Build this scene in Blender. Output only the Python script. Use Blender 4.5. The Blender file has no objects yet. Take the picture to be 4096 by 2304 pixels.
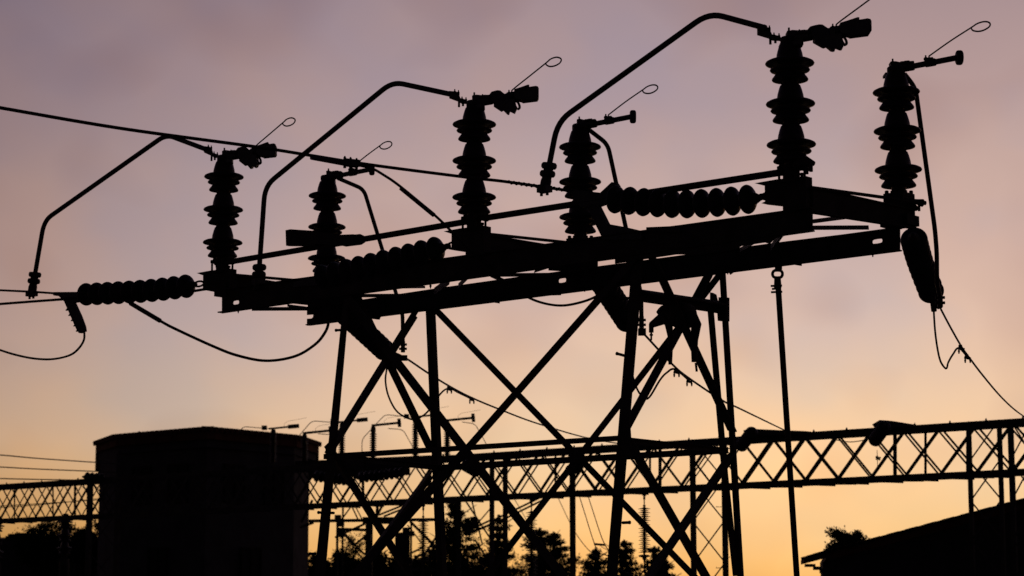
import bpy, bmesh, math, random
from mathutils import Vector, Matrix
from mathutils.geometry import tessellate_polygon
random.seed(7)
C = bpy.context.scene
COL = C.collection
R = math.radians

# ------------------------------------------------------------------ camera
F, CX, CY, PITCH, EYE = 9000.0, 2048.0, 1152.0, R(8.5), 1.6
cam_d = bpy.data.cameras.new('camera')
cam_d.sensor_width = 36.0
cam_d.lens = 36.0 * F / 4096.0
cam_d.clip_end = 3000.0
cam_d.clip_start = 0.1
cam_d.dof.use_dof = True
cam_d.dof.focus_distance = 21.0
cam_d.dof.aperture_fstop = 3.6
cam = bpy.data.objects.new('camera', cam_d)
COL.objects.link(cam)
cam.location = (0, 0, EYE)
cam.rotation_euler = (R(90) + PITCH, 0, 0)
C.camera = cam

# ------------------------------------------------------------------ dusk sky
SUN_AZ, SUN_EL = R(7), R(1.0)          # the sun has just gone down behind the low right of the view
world = bpy.data.worlds.new('World')
C.world = world
world.use_nodes = True
nt = world.node_tree
nt.nodes.clear()
N = nt.nodes.new
L = nt.links.new
def lin(c):
    c = c / 255.0
    return c / 12.92 if c <= 0.04045 else ((c + 0.055) / 1.055) ** 2.4
def lrgb(r, g, b): return (lin(r), lin(g), lin(b), 1)
def mathn(op, a, b=None, c=None):
    n = N('ShaderNodeMath'); n.operation = op
    for i, v in enumerate((a, b, c)):
        if v is None: continue
        if isinstance(v, (int, float)): n.inputs[i].default_value = v
        else: L(v, n.inputs[i])
    return n.outputs[0]
tc = N('ShaderNodeTexCoord')
sep = N('ShaderNodeSeparateXYZ'); L(tc.outputs['Generated'], sep.inputs[0])
X_, Y_, Z_ = sep.outputs
# elevation in degrees / 90
el = mathn('DIVIDE', mathn('ARCSINE', Z_), math.pi / 2)
cl = N('ShaderNodeTexNoise'); cl.inputs['Scale'].default_value = 7.0; cl.inputs['Detail'].default_value = 2.2; cl.inputs['Roughness'].default_value = 0.5
mp = N('ShaderNodeMapping'); mp.inputs['Scale'].default_value = (1, 1, 1.7); mp.inputs['Rotation'].default_value = (0, R(14), 0); mp.inputs['Location'].default_value = (0.37, 0.1, 0.9)
L(tc.outputs['Generated'], mp.inputs[0]); L(mp.outputs[0], cl.inputs['Vector'])
cloud = mathn('SUBTRACT', cl.outputs['Fac'], 0.5)
el2 = mathn('ADD', el, mathn('MULTIPLY', cloud, 0.028))
ramp = N('ShaderNodeValToRGB')
stops = [(0.0, (246, 174, 92)), (1.2, (253, 194, 112)), (2.1, (254, 205, 138)), (3.7, (250, 210, 159)), (5.6, (234, 203, 171)),
         (7.5, (219, 191, 174)), (9.5, (205, 178, 168)), (11.4, (194, 169, 163)), (13.4, (178, 155, 155)), (15.8, (164, 144, 149)),
         (22, (116, 104, 118)), (40, (44, 44, 60)), (90, (15, 17, 27))]
e = ramp.color_ramp.elements
e[0].position = 0; e[0].color = lrgb(*stops[0][1])
e[1].position = 1; e[1].color = lrgb(*stops[-1][1])
for a, c in stops[1:-1]:
    s = e.new(a / 90.0); s.color = lrgb(*c)
L(el2, ramp.inputs[0])
# falloff in azimuth away from the sunset
az = mathn('ARCTAN2', X_, Y_)
daz = mathn('DIVIDE', mathn('ABSOLUTE', mathn('SUBTRACT', az, SUN_AZ)), math.pi)
ar = N('ShaderNodeValToRGB')
ast = [(0, (1.03, 1.02, 1.0)), (6, (1.0, 1.0, 1.0)), (12, (.885, .88, .90)), (20, (.625, .60, .63)), (30, (.44, .40, .46)), (60, (.17, .15, .22)), (110, (.03, .03, .05)), (180, (.012, .012, .022))]
e = ar.color_ramp.elements
e[0].position = 0; e[0].color = (*ast[0][1], 1)
e[1].position = 1; e[1].color = (*ast[-1][1], 1)
for a, c in ast[1:-1]:
    s = e.new(a / 180.0); s.color = (*c, 1)
L(daz, ar.inputs[0])
mul = N('ShaderNodeMixRGB'); mul.blend_type = 'MULTIPLY'; mul.inputs[0].default_value = 1
L(ramp.outputs[0], mul.inputs[1]); L(ar.outputs[0], mul.inputs[2])
f1 = N('ShaderNodeMapRange'); f1.inputs[1].default_value = 1.5 / 90; f1.inputs[2].default_value = 4.5 / 90; f1.inputs[3].default_value = 1; f1.inputs[4].default_value = 0
L(el, f1.inputs[0])
f2 = N('ShaderNodeMapRange'); f2.inputs[1].default_value = 8 / 180; f2.inputs[2].default_value = 20 / 180; L(daz, f2.inputs[0])
low = N('ShaderNodeMixRGB'); low.blend_type = 'MULTIPLY'; low.inputs[2].default_value = (.88, .74, .42, 1)
L(mathn('MULTIPLY', f1.outputs[0], f2.outputs[0]), low.inputs[0]); L(mul.outputs[0], low.inputs[1])
# soft mauve veils of thin cloud
cl2 = N('ShaderNodeTexNoise'); cl2.inputs['Scale'].default_value = 12.0; cl2.inputs['Detail'].default_value = 1.5
mp2 = N('ShaderNodeMapping'); mp2.inputs['Scale'].default_value = (1.2, 1, 1.5); mp2.inputs['Rotation'].default_value = (0, R(-20), 0); mp2.inputs['Location'].default_value = (3.1, 0.4, 2.2)
L(tc.outputs['Generated'], mp2.inputs[0]); L(mp2.outputs[0], cl2.inputs['Vector'])
veil = N('ShaderNodeMapRange'); veil.inputs[1].default_value = 0.48; veil.inputs[2].default_value = 0.72; veil.inputs[3].default_value = 0.0; veil.inputs[4].default_value = 0.40
L(cl2.outputs['Fac'], veil.inputs[0])
vm = N('ShaderNodeMixRGB'); vm.blend_type = 'MULTIPLY'; vm.inputs[2].default_value = (0.62, 0.53, 0.56, 1)
L(veil.outputs[0], vm.inputs[0]); L(low.outputs[0], vm.inputs[1])
cl3 = N('ShaderNodeTexNoise'); cl3.inputs['Scale'].default_value = 10.0; cl3.inputs['Detail'].default_value = 3.0
mp3 = N('ShaderNodeMapping'); mp3.inputs['Scale'].default_value = (1.0, 1, 1.3); mp3.inputs['Rotation'].default_value = (0, R(35), 0); mp3.inputs['Location'].default_value = (7.3, 1.1, 4.7)
L(tc.outputs['Generated'], mp3.inputs[0]); L(mp3.outputs[0], cl3.inputs['Vector'])
tr_ = N('ShaderNodeValToRGB'); tr_.color_ramp.elements[0].position = .36; tr_.color_ramp.elements[0].color = (.88, .93, 1.05, 1)
tr_.color_ramp.elements[1].position = .64; tr_.color_ramp.elements[1].color = (1.05, .99, .95, 1)
L(cl3.outputs['Fac'], tr_.inputs[0])
tint = N('ShaderNodeMixRGB'); tint.blend_type = 'MULTIPLY'; tint.inputs[0].default_value = 1
L(vm.outputs[0], tint.inputs[1]); L(tr_.outputs[0], tint.inputs[2])
bg = N('ShaderNodeBackground'); bg.inputs[1].default_value = 1.0
L(tint.outputs[0], bg.inputs[0])
sky = N('ShaderNodeTexSky'); sky.sky_type = 'NISHITA'; sky.sun_disc = False; sky.sun_elevation = SUN_EL; sky.sun_rotation = SUN_AZ
bg2 = N('ShaderNodeBackground'); bg2.inputs[1].default_value = 0.002
L(sky.outputs[0], bg2.inputs[0])
add = N('ShaderNodeAddShader'); L(bg.outputs[0], add.inputs[0]); L(bg2.outputs[0], add.inputs[1])
wo = N('ShaderNodeOutputWorld'); L(add.outputs[0], wo.inputs[0])

sun_d = bpy.data.lights.new('sun', 'SUN'); sun_d.energy = 0.012; sun_d.angle = R(8); sun_d.color = (1, .72, .5)
sun = bpy.data.objects.new('sun', sun_d); COL.objects.link(sun)
sun.rotation_euler = (R(90) - SUN_EL, 0, math.pi - SUN_AZ)      # shines from the sunset towards the camera
sun.location = (0, 0, 30)
vs = C.view_settings
vs.view_transform = 'Standard'; vs.look = 'None'; vs.gamma = 1; vs.exposure = 0; vs.use_curve_mapping = False
C.cycles.max_bounces = 4
C.cycles.use_denoising = True

# ------------------------------------------------------------------ materials
def material(name, col, rough=.6, metal=0.0, var=.35, scale=6.0, bump=.2, spec=.3):
    m = bpy.data.materials.new(name); m.use_nodes = True
    t = m.node_tree; b = t.nodes['Principled BSDF']
    no = t.nodes.new('ShaderNodeTexNoise'); no.inputs['Scale'].default_value = scale; no.inputs['Detail'].default_value = 6
    tc_ = t.nodes.new('ShaderNodeTexCoord'); t.links.new(tc_.outputs['Object'], no.inputs['Vector'])
    r = t.nodes.new('ShaderNodeValToRGB')
    r.color_ramp.elements[0].position = .3; r.color_ramp.elements[1].position = .7
    r.color_ramp.elements[0].color = tuple(c * (1 - var) for c in col) + (1,)
    r.color_ramp.elements[1].color = tuple(min(1, c * (1 + var)) for c in col) + (1,)
    t.links.new(no.outputs['Fac'], r.inputs[0]); t.links.new(r.outputs[0], b.inputs['Base Color'])
    rr = t.nodes.new('ShaderNodeMapRange'); rr.inputs[3].default_value = rough - .08; rr.inputs[4].default_value = min(1, rough + .12)
    t.links.new(no.outputs['Fac'], rr.inputs[0]); t.links.new(rr.outputs[0], b.inputs['Roughness'])
    b.inputs['Metallic'].default_value = metal
    b.inputs['Specular IOR Level'].default_value = spec
    if bump:
        bu = t.nodes.new('ShaderNodeBump'); bu.inputs['Strength'].default_value = bump; bu.inputs['Distance'].default_value = .004
        n2 = t.nodes.new('ShaderNodeTexNoise'); n2.inputs['Scale'].default_value = scale * 8
        t.links.new(tc_.outputs['Object'], n2.inputs['Vector']); t.links.new(n2.outputs['Fac'], bu.inputs['Height']); t.links.new(bu.outputs[0], b.inputs['Normal'])
    return m
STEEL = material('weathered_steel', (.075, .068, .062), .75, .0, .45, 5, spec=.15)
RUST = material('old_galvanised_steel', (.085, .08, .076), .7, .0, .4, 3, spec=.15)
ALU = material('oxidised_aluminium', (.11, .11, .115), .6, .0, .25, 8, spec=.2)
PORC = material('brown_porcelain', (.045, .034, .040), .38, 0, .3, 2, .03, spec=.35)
GLASS = material('insulator_disc_glaze', (.04, .038, .048), .4, 0, .3, 3, .03, spec=.3)
CABLE = material('stranded_cable', (.06, .058, .058), .75, 0, .3, 20, spec=.1)
WALL = material('dark_render_wall', (.10, .10, .11), .95, 0, .25, 1.5, spec=.05)
TILE = material('clay_roof_tile', (.16, .075, .05), .9, 0, .35, 2, spec=.05)
PANE = material('window_glass', (.02, .022, .026), .6, 0, .1, 2, 0, spec=.1)
WOODD = material('dark_wood', (.05, .045, .045), .9, 0, .3, 4, spec=.05)
LEAF = material('foliage', (.045, .065, .028), .9, 0, .5, .7, 0, spec=.05)
LEAF2 = material('needle_foliage', (.05, .06, .03), .9, 0, .5, .7, 0, spec=.05)
BARK = material('bark', (.07, .05, .04), .95, 0, .4, 4, spec=.05)
GRAVEL = material('gravel_ground', (.16, .15, .13), 1, 0, .4, 2, .5, spec=.05)

# ------------------------------------------------------------------ where a direction in the photograph meets the place
CP, SP = math.cos(PITCH), math.sin(PITCH)
EYEV = Vector((0, 0, EYE))
def ray(px, py):
    dx = (px - CX) / F; dy = (CY - py) / F
    return Vector((dx, CP - dy * SP, SP + dy * CP))
def P(px, py, Y):                       # point at forward distance Y
    r = ray(px, py); return EYEV + r * (Y / r.y)
def PZ(px, py, z):
    r = ray(px, py); return EYEV + r * ((z - EYE) / r.z)
def zc(p): return (p.y) * CP + (p.z - EYE) * SP
def proj(p):
    q = p - EYEV; z = q.y * CP + q.z * SP; u = -q.y * SP + q.z * CP
    return Vector((CX + F * q.x / z, CY - F * u / z))
def m_px(p): return zc(p) / F           # metres per photograph pixel at p

A1, A2, A3 = P(896, 705.3, 23.42), P(1897.5, 495.5, 21.02), P(3159, 251, 18.69)
B1, B2, B3 = P(1309.5, 781.6, 24.67), P(2320, 585.8, 21.89), P(3585, 366, 19.58)
UH = Vector((A3.x - A1.x, A3.y - A1.y, 0)).normalized()
VH = Vector((-UH.y, UH.x, 0))
VB = sum((b - a).dot(VH) for a, b in ((A1, B1), (A2, B2), (A3, B3))) / 3
UP = Vector((0, 0, 1))
def W(px, py, v=0.0):                   # point on the vertical plane v metres behind the near row of posts
    r = ray(px, py); o = Vector((A2.x, A2.y, 0)) + VH * v
    return EYEV + r * (o.dot(VH) / r.dot(VH))

# ------------------------------------------------------------------ mesh building
class MB:
    def __init__(s): s.v = []; s.f = []; s.smooth = []
    def add(s, vs_, fs, smooth=False):
        o = len(s.v); s.v += [Vector(x) for x in vs_]
        for f in fs: s.f.append([i + o for i in f]); s.smooth.append(smooth)
        return s
    def sweep(s, ring0, ring1, smooth=False, caps=True):
        n = len(ring0); fs = [[i, (i + 1) % n, n + (i + 1) % n, n + i] for i in range(n)]
        if caps: s.add(list(ring0) + list(ring1), fs + [list(range(n))[::-1], [n + i for i in range(n)]], False)
        else: s.add(list(ring0) + list(ring1), fs, smooth)
        return s
    def tube(s, pts, r, n=10, caps=True):
        pts = [Vector(p) for p in pts]; rs = r if isinstance(r, (list, tuple)) else [r] * len(pts)
        rings = []; prev = None
        for i, p in enumerate(pts):
            t = ((pts[min(i + 1, len(pts) - 1)] - pts[max(i - 1, 0)])).normalized()
            if prev is None:
                a = t.cross(UP) if abs(t.z) < .9 else t.cross(Vector((1, 0, 0)))
            else: a = prev - t * prev.dot(t)
            a.normalize(); prev = a; b = t.cross(a)
            rings.append([p + (a * math.cos(2 * math.pi * k / n) + b * math.sin(2 * math.pi * k / n)) * rs[i] for k in range(n)])
        vs_ = [q for rg in rings for q in rg]; fs = []
        for i in range(len(rings) - 1):
            for k in range(n): fs.append([i * n + k, i * n + (k + 1) % n, (i + 1) * n + (k + 1) % n, (i + 1) * n + k])
        s.add(vs_, fs, True)
        if caps:
            s.add(rings[0], [list(range(n))[::-1]]); s.add(rings[-1], [list(range(n))])
        return s
    def lathe(s, prof, o=(0, 0, 0), ax=(0, 0, 1), n=24, k=1.0):
        o = Vector(o); ax = Vector(ax).normalized(); a = ax.cross(Vector((0, 1, 0)) if abs(ax.y) < .9 else Vector((1, 0, 0))).normalized(); b = ax.cross(a)
        vs_ = []; fs = []
        for (r, z) in prof:
            for j in range(n):
                t = 2 * math.pi * j / n; vs_.append(o + ax * (z * k) + (a * math.cos(t) + b * math.sin(t)) * (r * k))
        m = len(prof)
        for i in range(m - 1):
            for j in range(n): fs.append([i * n + j, i * n + (j + 1) % n, (i + 1) * n + (j + 1) % n, (i + 1) * n + j])
        s.add(vs_, fs, True)
        s.add(vs_[:n], [list(range(n))]); s.add(vs_[-n:], [list(range(n))])
        return s
    def prism(s, loops, th, c=True):    # loops: outer + holes, coplanar points; th: thickness vector
        th = Vector(th); off = -th / 2 if c else Vector((0, 0, 0))
        flat = [p + off for lp in loops for p in lp]
        tris = tessellate_polygon([[p + off for p in lp] for lp in loops])
        n = len(flat)
        s.add(flat + [p + th for p in flat], [list(t) for t in tris] + [[i + n for i in t][::-1] for t in tris])
        for lp in loops:
            q = [p + off for p in lp]; s.sweep(q, [p + th for p in q], caps=False)
        return s
    def box(s, c, hx, hy, hz, X=Vector((1, 0, 0)), Y=Vector((0, 1, 0)), Z=UP):
        c = Vector(c); r0 = [c + X * a * hx + Y * b * hy - Z * hz for a, b in ((-1, -1), (1, -1), (1, 1), (-1, 1))]
        return s.sweep(r0, [p + Z * (2 * hz) for p in r0])
    def bar(s, p0, p1, wpx, kind='L', n=None, th=.012, w1=None, flip=1):
        """rolled section between two points; its silhouette from the photographer's side is wpx wide"""
        p0, p1 = Vector(p0), Vector(p1); t = (p1 - p0).normalized(); n = Vector(n) if n else VH
        a = t.cross(n).normalized() * flip; b = a.cross(t).normalized() * (1 if a.cross(t).dot(n) > 0 else -1)
        if kind == 'L':
            h = th / .1; sec = [(-.5, 0), (.5, 0), (.5, .12), (-.36, .12), (-.36, .8), (-.5, .8)]
        elif kind == 'C': sec = [(-.5, 0), (.5, 0), (.5, .45), (.42, .45), (.42, .07), (-.42, .07), (-.42, .45), (-.5, .45)]
        elif kind == 'flat': sec = [(-.5, -.08), (.5, -.08), (.5, .08), (-.5, .08)]
        elif kind == 'round': sec = [(.5 * math.cos(k * math.pi / 5), .5 * math.sin(k * math.pi / 5)) for k in range(10)]
        else: sec = [(-.5, -.3), (.5, -.3), (.5, .3), (-.5, .3)]
        q0, q1 = proj(p0), proj(p1); d = (q1 - q0).normalized(); nn = Vector((-d.y, d.x))
        rings = []
        for p, w in ((p0, wpx), (p1, w1 or wpx)):
            k = .1
            for _ in range(3):
                e_ = [(proj(p + (a * x + b * y) * k) - proj(p)).dot(nn) for x, y in sec]
                k *= w / max(1e-6, (max(e_) - min(e_)))
            e_ = [(proj(p + (a * x + b * y) * k) - proj(p)).dot(nn) for x, y in sec]
            mid = (max(e_) + min(e_)) / 2
            ea = (proj(p + a * .1) - proj(p)).dot(nn) / .1
            sh = a * (-mid / ea) if abs(ea) > 1e-3 else Vector((0, 0, 0))
            rings.append([p + sh + (a * x + b * y) * k for x, y in sec])
        return s.sweep(rings[0], rings[1])
def smooth_path(pts, sub=6):
    pts = [Vector(p) for p in pts]; out = []
    for i in range(len(pts) - 1):
        a, b, c, d = pts[max(i - 1, 0)], pts[i], pts[i + 1], pts[min(i + 2, len(pts) - 1)]
        for k in range(sub):
            t = k / sub
            out.append(.5 * ((2 * b) + (c - a) * t + (2 * a - 5 * b + 4 * c - d) * t * t + (3 * b - a - 3 * c + d) * t ** 3))
    out.append(pts[-1]); return out
def bend_path(pts, rad, sub=6):         # straight pipe with rounded bends
    pts = [Vector(p) for p in pts]; out = [pts[0]]
    for i in range(1, len(pts) - 1):
        a, b, c = pts[i - 1], pts[i], pts[i + 1]
        r = min(rad, (a - b).length * .45, (c - b).length * .45)
        s0 = b + (a - b).normalized() * r; s1 = b + (c - b).normalized() * r
        for k in range(sub + 1):
            t = k / sub; out.append(s0 * (1 - t) ** 2 + b * 2 * t * (1 - t) + s1 * t * t)
    out.append(pts[-1]); return out

def to_mesh(name, mb, mat, origin=Vector((0, 0, 0))):
    me = bpy.data.meshes.new(name)
    me.from_pydata([tuple(v - origin) for v in mb.v], [], mb.f)
    me.materials.append(mat)
    me.polygons.foreach_set('use_smooth', mb.smooth)
    me.update(); return me
class Thing:
    """an Empty at the base of a thing; parts are children whose meshes are stored relative to it"""
    def __init__(s, name, label, cat, loc, group=None):
        s.o = bpy.data.objects.new(name, None); COL.objects.link(s.o); s.o.empty_display_size = .2
        s.loc = Vector(loc); s.o.location = s.loc
        s.o['label'] = label; s.o['category'] = cat
        if group: s.o['group'] = group
    def part(s, name, mb, mat, parent=None, label=None, kind=None):
        o = bpy.data.objects.new(name, to_mesh(name, mb, mat, s.loc)); COL.objects.link(o)
        o.parent = parent or s.o
        if label: o['label'] = label
        if kind: o['kind'] = kind
        return o
    def place(s, name, mesh, M, parent=None):
        o = bpy.data.objects.new(name, mesh); COL.objects.link(o)
        if parent: o.parent = parent
        else: o.parent = s.o; o.matrix_local = Matrix.Translation(-s.loc) @ M
        return o
def single(name, mb, mat, label, cat, group=None):
    c = sum(mb.v, Vector()) / len(mb.v); c = Vector((c.x, c.y, min(v.z for v in mb.v)))
    o = bpy.data.objects.new(name, to_mesh(name, mb, mat, c)); COL.objects.link(o); o.location = c
    o['label'] = label; o['category'] = cat
    if group: o['group'] = group
    return o
def copy_tree(o, dv, label):            # a thing with its parts and sub-parts, moved by dv
    r = o.copy(); COL.objects.link(r); r.location = o.location + dv; r['label'] = label
    for ch in list(o.children):
        c = ch.copy(); COL.objects.link(c); c.parent = r; c.matrix_parent_inverse = ch.matrix_parent_inverse
        for g in list(ch.children):
            d = g.copy(); COL.objects.link(d); d.parent = c
    return r
def frame_to(p, ax):                    # matrix taking +Z to ax at p
    q = Vector((0, 0, 1)).rotation_difference(Vector(ax).normalized())
    return Matrix.Translation(p) @ q.to_matrix().to_4x4()

# ------------------------------------------------------------------ ground
gm = MB(); S_ = 700
gm.add([(-S_, -60, 0), (S_, -60, 0), (S_, 1400, 0), (-S_, 1400, 0)], [[0, 1, 2, 3]])
g = bpy.data.objects.new('ground', to_mesh('ground', gm, GRAVEL)); COL.objects.link(g); g['kind'] = 'structure'

# ================================================================== FOREGROUND STEEL SUPPORT
base = Vector(((A2.x + B2.x) / 2, (A2.y + B2.y) / 2, 0))
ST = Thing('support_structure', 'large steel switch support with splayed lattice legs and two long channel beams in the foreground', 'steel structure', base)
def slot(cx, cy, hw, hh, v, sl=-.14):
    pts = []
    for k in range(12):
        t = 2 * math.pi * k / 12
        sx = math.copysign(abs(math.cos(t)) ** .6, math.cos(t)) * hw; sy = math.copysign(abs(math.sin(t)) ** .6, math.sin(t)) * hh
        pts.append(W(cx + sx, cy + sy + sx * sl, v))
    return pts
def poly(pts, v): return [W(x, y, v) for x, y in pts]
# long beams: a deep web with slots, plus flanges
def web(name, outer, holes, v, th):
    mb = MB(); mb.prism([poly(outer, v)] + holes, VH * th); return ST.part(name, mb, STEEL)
lbA = web('long_beam', [(889, 1160), (1183, 1114), (1876, 1026), (2680, 908), (3138, 845), (3250, 830), (3250, 926), (3137, 941), (2385, 1040), (1964, 1099), (1440, 1174), (1143, 1217), (889, 1254)],
          [slot(945, 1210, 13, 8, 0)], 0, .012)
lbB = web('long_beam', [(1229, 1232), (1451, 1198), (1755, 1152), (2070, 1108), (3148, 965), (3474, 925), (3600, 909), (3600, 1004), (3100, 1062), (2774, 1102), (2362, 1153), (1757, 1233), (1360, 1288), (1229, 1303),
          (1229, 1275), (1247, 1274), (1254, 1268), (1254, 1258), (1229, 1260)],
          [slot(2250, 1122, 16, 9, VB), slot(3510, 965, 21, 9, VB)], VB, .012)
def flange(y0, y1, x0, x1, v, parent):
    mb = MB(); p0, p1 = W(x0, y0, v), W(x1, y1, v)
    d = .035
    mb.prism([[p0 - VH * d, p1 - VH * d, p1 + VH * d, p0 + VH * d]], UP * .012)
    ST.part('flange', mb, STEEL, parent)
flange(1160, 832, 889, 3250, 0, lbA); flange(1250, 922, 880, 3250, 0, lbA)
flange(1232, 912, 1231, 3600, VB, lbB); flange(1300, 1001, 1231, 3600, VB, lbB)

# cross beams, post seats, rods for each phase (phase 2 traced, others moved along the beams)
seat_pts = [(1788, 928), (1855, 916), (1950, 905), (1950, 1000), (1952, 1020), (1876, 1030), (1876, 1010), (1808, 1000), (1820, 994), (1820, 938)]
def phase(kk, a, b):
    # seat on the near beam
    T = a - A2
    mb = MB(); mb.prism([[p + T for p in poly(seat_pts, 0)]], VH * .10); seat = ST.part('post_seat', mb, STEEL)
    mb = MB()
    for x, y in ((1868, 905), (1925, 898), (1862, 905), (1932, 898)):
        pass
    for x in (1872, 1928):
        p = W(x, 912, 0) + T; mb.lathe([(.012, -.04), (.012, .03), (.02, .03), (.02, .05)], p, UP, 8)
    ST.part('seat_bolt', mb, STEEL, seat)
tr = {1: dict(top=((925, 1102), (1340, 1167)), h=84), 2: dict(top=((1950, 942), (2370, 1012)), h=90), 3: dict(top=((3250, 752), (3655, 842)), h=98)}
for kk, a, b in ((1, A1, B1), (2, A2, B2), (3, A3, B3)):
    phase(kk, a, b)
    (x0, y0), (x1, y1) = tr[kk]['top']; h = tr[kk]['h']
    q = [W(x0, y0, .06), W(x1, y1, VB + .02), W(x1, y1 + h * .72, VB + .02), W(x0, y0 + h, .06)]
    mb = MB(); mb.prism([q], UH * .012); cb = ST.part('cross_beam', mb, STEEL)
    for i, j in ((0, 1), (3, 2)):
        f_ = MB(); f_.prism([[q[i] - UH * .03, q[j] - UH * .03, q[j] + UH * .03, q[i] + UH * .03]], UP * .012); ST.part('flange', f_, STEEL, cb)
    # far seat
    mb = MB(); c = b + UP * -1.02
    mb.box(c - UP * .03, .10, .10, .12, UH, VH); mb.box(c - UP * .16, .14, .10, .045, UH, VH)
    ST.part('post_seat', mb, STEEL)
# lower ties between the beams
ties = [((1008, 1236), (1232, 1235), 15), ((1150, 1222), (1232, 1232), 10), ((1380, 1183), (1702, 1181), 14), ((1560, 1150), (1700, 1148), 10),
        ((1985, 1100), (2270, 1098), 15), ((3252, 911), (3474, 910), 18), ((3225, 889), (3400, 866), 17)]
for (x0, y0), (x1, y1), w in ties:
    ST.part('tie_bar', MB().bar(W(x0, y0, .02), W(x1, y1, VB - .02), w, 'flat', UP.cross(VH)), STEEL)
plan = [((1795, 1124), (1735, 1168), 26), ((1870, 1108), (1832, 1146), 16), ((1962, 1100), (2030, 1130), 16), ((3030, 960), (2960, 1000), 16), ((3120, 945), (3080, 1000), 22), ((2140, 1080), (2330, 1020), 20)]
for (x0, y0), (x1, y1), w in plan:
    ST.part('plan_brace', MB().bar(W(x0, y0, .05), W(x1, y1, VB - .1), w, 'L'), STEEL)
for pts in ([(1485, 1268), (1525, 1262), (1517, 1279), (1490, 1276)], [(1945, 1204), (1998, 1196), (1998, 1214), (1950, 1207)], [(2115, 1182), (2245, 1164), (2243, 1181), (2120, 1184)],
            [(2912, 1080), (2955, 1076), (2921, 1099)], [(3150, 1050), (3207, 1046), (3206, 1064), (3154, 1056)]):
    ST.part('gusset_plate', MB().prism([poly(pts, VB - .03)], VH * .01), STEEL)
for pts in ([(820, 1140), (905, 1130), (905, 1196), (889, 1192), (880, 1178), (870, 1166), (820, 1157)], [(2586, 925), (2586, 909), (2680, 905), (2720, 900), (2720, 930)]):
    ST.part('gusset_plate', MB().prism([poly(pts, -.03)], VH * .01), STEEL)
for nm, pts, v in (('splice_plate', [(2461, 1000), (3137, 925), (3137, 944), (3100, 954), (3078, 976), (3060, 970), (2965, 984), (2950, 994), (2765, 1020), (2738, 1018), (2706, 1018), (2630, 1029), (2461, 1055)], -.02),
        ('gusset_plate', [(2195, 1030), (2385, 1010), (2385, 1066), (2300, 1088), (2195, 1082)], .8), ('gusset_plate', [(1232, 1180), (1440, 1150), (1440, 1204), (1232, 1236)], .8)):
    ST.part(nm, MB().prism([poly(pts, v)], VH * .01), STEEL)
for x, y, v in ((953, 1246, 0), (2339, 1160, VB), (3491, 1020, VB), (2911, 1090, VB), (2410, 1150, VB), (1722, 1147, .4)):
    mb = MB(); p = W(x, y, v); mb.lathe([(.011, -.02), (.011, .0), (.006, .005), (.006, .018)], p, -UP, 8); ST.part('bolt', mb, STEEL)

# legs (slightly splayed), down to the ground
def leg(x0, y0, x1, y1, v0, v1, w0, w1, fl=1):
    p0, p1 = W(x0, y0, v0), W(x1, y1, v1)
    t = (p1.z - 0.02) / (p0.z - p1.z)
    p2 = p1 + (p1 - p0) * t
    mb = MB(); mb.bar(p0, p1, w0, 'L', None, flip=fl, w1=w1); lg = ST.part('leg', mb, STEEL)
    mb2 = MB(); mb2.bar(p1, p2, w1, 'L', None, flip=fl); 
    mb2.box(p2, .14, .14, .02); ST.part('leg_foot', mb2, STEEL, lg)
    return p0, p1, p2
leg(1388, 1180, 1279, 2304, 0, -.32, 24, 44)
leg(1722, 1236, 1768, 2304, VB, VB + .22, 40, 42, -1)
leg(2552, 1024, 2447, 2304, 0, -.32, 46, 44)
leg(2890, 1090, 2962, 2304, VB, VB + .26, 26, 28, -1)
ST.part('leg_stiffener', MB().bar(W(2842, 1235, VB), W(2900, 1900, VB + .15), 26, 'L'), STEEL)
ST.part('leg_stiffener', MB().bar(W(2900, 1900, VB + .15), W(2944, 2304, VB + .25), 26, 'L'), STEEL)
br = [ # x0,y0,v0, x1,y1,v1, width
    (1672, 1238, VB, 1322, 1800, -.15, 32), (1398, 1125, 0, 1722, 1795, VB + .1, 32), (1392, 1196, -.01, 2250, 2304, -.33, 36),
    (2538, 1034, -.02, 1870, 1794, -.17, 30), (1870, 1794, -.17, 1415, 2304, -.32, 36), (1736, 1232, VB + .02, 2775, 2304, VB + .25, 26),
    (2893, 1080, VB + .01, 2004, 2230, VB + .22, 26), (2612, 1035, 0, 2930, 1726, VB + .12, 34), (2848, 1075, VB, 2505, 1712, -.12, 34),
    (2548, 1822, -.2, 2822, 2304, VB + .2, 36), (2936, 1806, VB + .15, 2597, 2304, -.1, 36), (1330, 1812, -.18, 1640, 2304, VB + .2, 32),
    (1748, 1866, VB + .12, 1420, 2304, -.1, 32), (2004, 2230, VB + .22, 1950, 2304, VB + .24, 26)]
for x0, y0, v0, x1, y1, v1, w in br:
    if y1 == 2304: x1, y1, v1 = x1 + (x1 - x0) * .3, y1 + (y1 - y0) * .3, v1 + (v1 - v0) * .3
    ST.part('diagonal_brace', MB().bar(W(x0, y0, v0), W(x1, y1, v1), w, 'L'), STEEL)
for x0, y0, v0, x1, y1, v1, w in ((1294, 1827, -.18, 2472, 1753, -.18, 22), (1750, 1872, VB + .12, 2912, 1801, VB + .14, 26), (1300, 1822, -.17, 1752, 1870, VB + .12, 24), (2470, 1757, -.17, 2905, 1803, VB + .14, 24), (2548, 1180, 0, 2872, 1228, VB - .05, 50)):
    ST.part('horizontal_strut', MB().bar(W(x0, y0, v0), W(x1, y1, v1), w, 'L'), STEEL)
ST.part('gusset_plate', MB().prism([poly([(1302, 1800), (1322, 1775), (1345, 1785), (1340, 1806), (1322, 1822)], -.2)], VH * .01), STEEL)
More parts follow.
